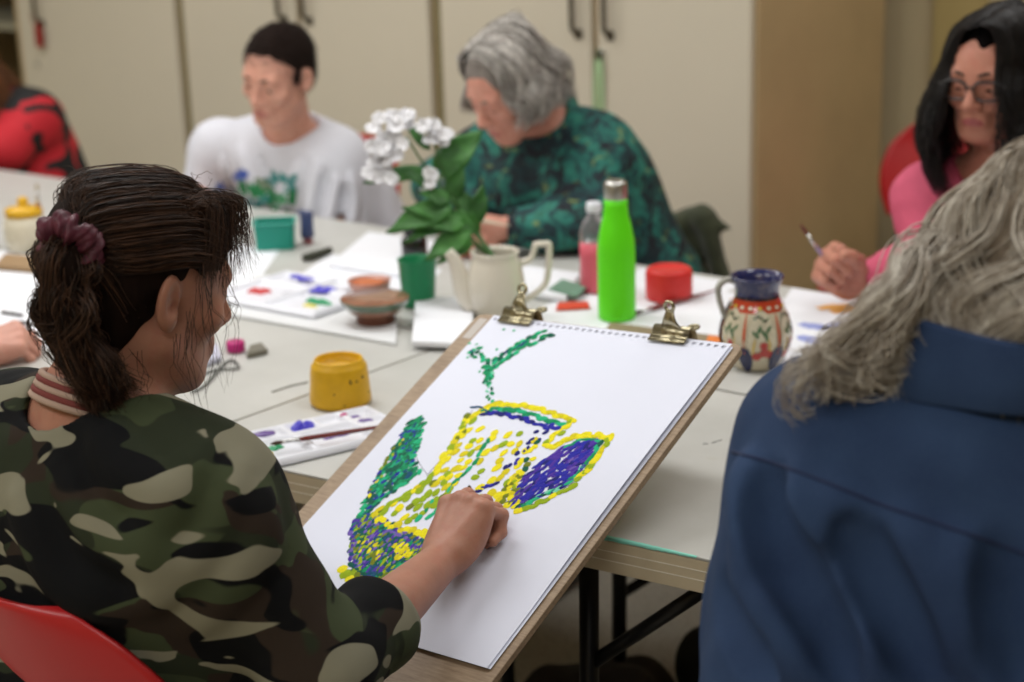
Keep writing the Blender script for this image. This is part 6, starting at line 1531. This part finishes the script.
for q in fr_:
    c_ = np.mean(np.array(q[:-1]), 0); v = [H.p(*x) for x in q[:-1]] + [H.p(c_[0], c_[1] + .0015, c_[2])]; vb = [H.p(x[0], x[1] - .0012, x[2]) for x in q[:-1]] + [H.p(c_[0], c_[1] + .0003, c_[2])]; k_ = 32
    ff = [[i, (i + 1) % k_, k_] for i in range(k_)] + [[k_ + 1 + (i + 1) % k_, k_ + 1 + i, 2 * k_ + 1] for i in range(k_)]
    lens_m = mat('spectacle lens', (250, 250, 250), .02, trans=1.0, ior=1.02); lo_ = mesh_np('lens', np.array(v + vb) - parent_loc(P.root), ff, lens_m, go)
a_, b_ = on(800, 224, b=2.74), on(830, 266, b=2.775)
u_ = nrm(b_ - a_)
brush('paintbrush', 'paintbrush with silver ferrule raised in the dark-haired woman\'s hand', a_, a_ + u_ * .17, .0042, .030, mat('violet brush handle', (150, 130, 170), .3, coat=.4), mat('dark red wet bristle', (96, 40, 36), .6))

# --- person in red and black at the left edge ----------------------------------------
O_ = on(-34, 52, b=3.03)
H = Head(on(-34, 84, b=2.99), (188, -18, 0), 1.0)
nk = O_ + V(.01, .09, -.165)
P = Person('person in red and black checked top with reddish hair, cut off at left edge', H, (O_[0] + .02, 3.18, .58), nk, nk + V(-.185, .0, -.05), nk + V(.185, .0, -.05), size=1.03, wide=1.05)
P.arm(-1, (O_[0] + .12, 2.74, .785), elbow=(O_[0] + .22, 2.98, .78), hd=(-.4, -.9, -.1), hn=(0, 0, -1))
P.arm(1, (O_[0] - .1, 2.72, .79), elbow=(O_[0] - .25, 2.98, .82), hd=(.2, -.95, 0), hn=(0, 0, -1))
P.body(m_skin('skin of the person at left', (206, 150, 134)), M_LIP2, .005, eyes=.3)
def m_check():
    t = NT('red and black blocks'); co = t.coord((1, 1, 1), (.2, .5, .5)); a = t.noise(co, 9.5, 1.0, .3, .9); t.base(t.mix(t.ramp(a, [(.49, (0, 0, 0)), (.50, (1, 1, 1))]), lin((186, 26, 40)), lin((14, 14, 16)))); t.set(Roughness=.8); cloth_bump(t, co, 400); return t.m
g = P.torso_garment(pad=.024, hem=.0, sleeve=.15, cuff=.02, neck_r=.07, wide=1.08, arm_pad=.022)
g.disp(lambda Q, d: np.where(np.abs(d) < .06, .006 * wav(Q, 24, 23), 0)); P.part('checked_top', g, m_check(), .0055, 1)
P.trousers(M_JEAN, .012, M_SHOE)
hn_ = Node(); hn_.ell(H.p(0, -.02, .034), H.R, (.088, .106, .094), .01); hn_.ell(H.p(0, -.05, -.05), H.R, (.092, .07, .10), .03); hn_.ell(H.p(0, .10, -.03), H.R, (.064, .064, .10), .02, 'sub'); P.part('hair', hn_, mat('auburn hair mass', (84, 50, 30), .6, var=.3, vscale=60), .006, 1)
A_ = scalp_hair(H, 1200, 24, (.75, 2 * PI - .75), lambda p: .27, part=.0, rx=.090, ry=.106, rz=.094, zc=.034, wave=.012, wfreq=2.6, flare=.03, clump=30, frizz=.004); P.strands(A_, taper(len(A_), 24, .001), m_hair('auburn hair', (64, 36, 22), (150, 98, 58)))

# --- the person whose hands rest on the table at the left edge -----------------------
O_ = V(-2.62, 1.17, 1.14)
H = Head(O_, (0, -20, 0), 1.0); nk = O_ + V(0, -.085, -.15)
P = Person('person at left edge of the photo, only folded hands in view', H, (-2.62, 1.02, .58), nk, nk + V(.185, .0, -.05), nk + V(-.185, 0, -.05), size=1.0, wide=1.05, fwd=(0, 1, 0))
P.arm(1, on(-26, 350, b=1.61), elbow=(-2.40, 1.40, .83), hd=nrm(CRH * .8 + CDH * .45 + UP * .10), hn=nrm(-UP * .7 + CDH * .4), curls=((50, 60, 40), (54, 66, 40), (58, 66, 40), (60, 66, 40)), spread=.1)
P.arm(-1, on(-42, 374, b=1.61), elbow=(-2.80, 1.40, .83), hd=nrm(CRH * .9 + CDH * .2 + UP * .15), hn=nrm(-UP + CDH * .2), curls=((70, 80, 40),) * 4, thumb=((.8, .4, .3), (.9, .1, .3), (.95, 0, .3)))
P.body(m_skin('skin of the hands at left', (204, 150, 132)), M_LIP2, .0035, eyes=.3)
g = P.torso_garment(pad=.02, hem=.0, sleeve=.6, cuff=.016, wide=1.05); P.part('grey_jumper', g, mat('grey jumper wool', (92, 94, 104), .9, var=.1, vscale=50, bump=.3, bscale=200), .0055, 1); P.trousers(M_JEAN, .012, M_SHOE)
hn_ = Node(); hn_.ell(H.p(0, -.02, .036), H.R, (.080, .100, .084), .01); hn_.ell(H.p(0, -.05, -.02), H.R, (.072, .06, .075), .02); hn_.ell(H.p(0, .10, -.01), H.R, (.080, .064, .08), .02, 'sub'); P.part('hair', hn_, mat('short grey hair', (120, 112, 104), .7, var=.2, vscale=80, bump=.5, bscale=300), .005, 1)
# ------------------------------------------------------------------ coat and scarf over a chair back, bags under the table
def soft(name, node, m_, label, cat, h=.006, rel=2):
    v, f = surface(node, h); v = relax(v, f, rel); lo = v.min(0); c = V(*((v.min(0) + v.max(0)) / 2)[:2], lo[2])
    o = mesh_np(name, v - c, f, m_); o.location = tuple(c); return tag(o, label, cat)
q = lambda x, y, b: on(x, y, b=b)
n = Node(); n.cone(q(698, 216, 3.40), q(690, 290, 3.40), .024, .05, .05); n.cone(q(706, 218, 3.38), q(728, 300, 3.40), .022, .03, .05); n.cone(q(672, 232, 3.37), q(664, 300, 3.36), .028, .05, .05); n.cone(q(704, 222, 3.39), q(733, 229, 3.40), .022, .006, .02); n.cone(q(690, 300, 3.42), (-2.12, 3.42, .10), .085, .10, .05); n.half((0, 0, .004), -UP); n.cone(q(698, 214, 3.40), q(672, 228, 3.37), .024, .026, .03); n.cone(q(664, 214, 3.43), q(664, 300, 3.40), .022, .05, .05)
n.disp(lambda Q, d: np.where(np.abs(d) < .06, .010 * wav(Q @ np.diag([1, 1, .35]), 30, 12) + .004 * wav(Q, 70, 3), 0))
soft('coat', n, mat('dark olive coat', (58, 62, 42), .9, var=.25, vscale=30, sheen=.2), 'dark olive green coat slung over the chair beside green blouse', 'coat')
n = Node(); n.cone(q(612, 206, 3.44), q(640, 212, 3.42), .030, .034, .04); n.cone(q(640, 212, 3.42), q(656, 244, 3.36), .034, .022, .03); n.cone(q(618, 214, 3.42), q(640, 256, 3.38), .028, .024, .03)
n.disp(lambda Q, d: np.where(np.abs(d) < .06, .007 * wav(Q @ np.diag([1, 1, .5]), 45, 22), 0))
soft('scarf', n, mat('grey wool scarf', (140, 138, 136), .95, var=.15, vscale=60, bump=.3, bscale=300), 'grey wool scarf lying over the chair between green blouse and olive coat', 'scarf', .005)
# on the floor under the tables
f_ = lambda x, y, z=.10: on(x, y, z=z)
n = Node(); n.cone(f_(556, 700, .06), f_(640, 692, .06), .065, .07, .05); n.cone(f_(590, 694, .11), f_(630, 690, .11), .04, .04, .06); n.half((0, 0, .004), -UP); n.disp(lambda Q, d: np.where((np.abs(d) < .06) & (Q[:, 2] > .02), .010 * wav(Q, 18, 2) + .004 * wav(Q, 50, 6), 0)); n.half((0, 0, .004), -UP)
soft('duffel_bag', n, mat('dark brown bag', (38, 30, 24), .8, var=.3, vscale=20), 'dark brown soft bag lying on the floor under the front table', 'bag', .007)
n = Node(); n.cone(f_(716, 668, .08), f_(800, 670, .09), .08, .095, .05); n.half((0, 0, .004), -UP); n.disp(lambda Q, d: np.where((np.abs(d) < .06) & (Q[:, 2] > .02), .010 * wav(Q, 20, 9), 0)); n.half((0, 0, .004), -UP)
soft('backpack', n, mat('black backpack', (20, 20, 22), .8, var=.3, vscale=20), 'black backpack on the floor behind the folding table leg', 'bag', .007)
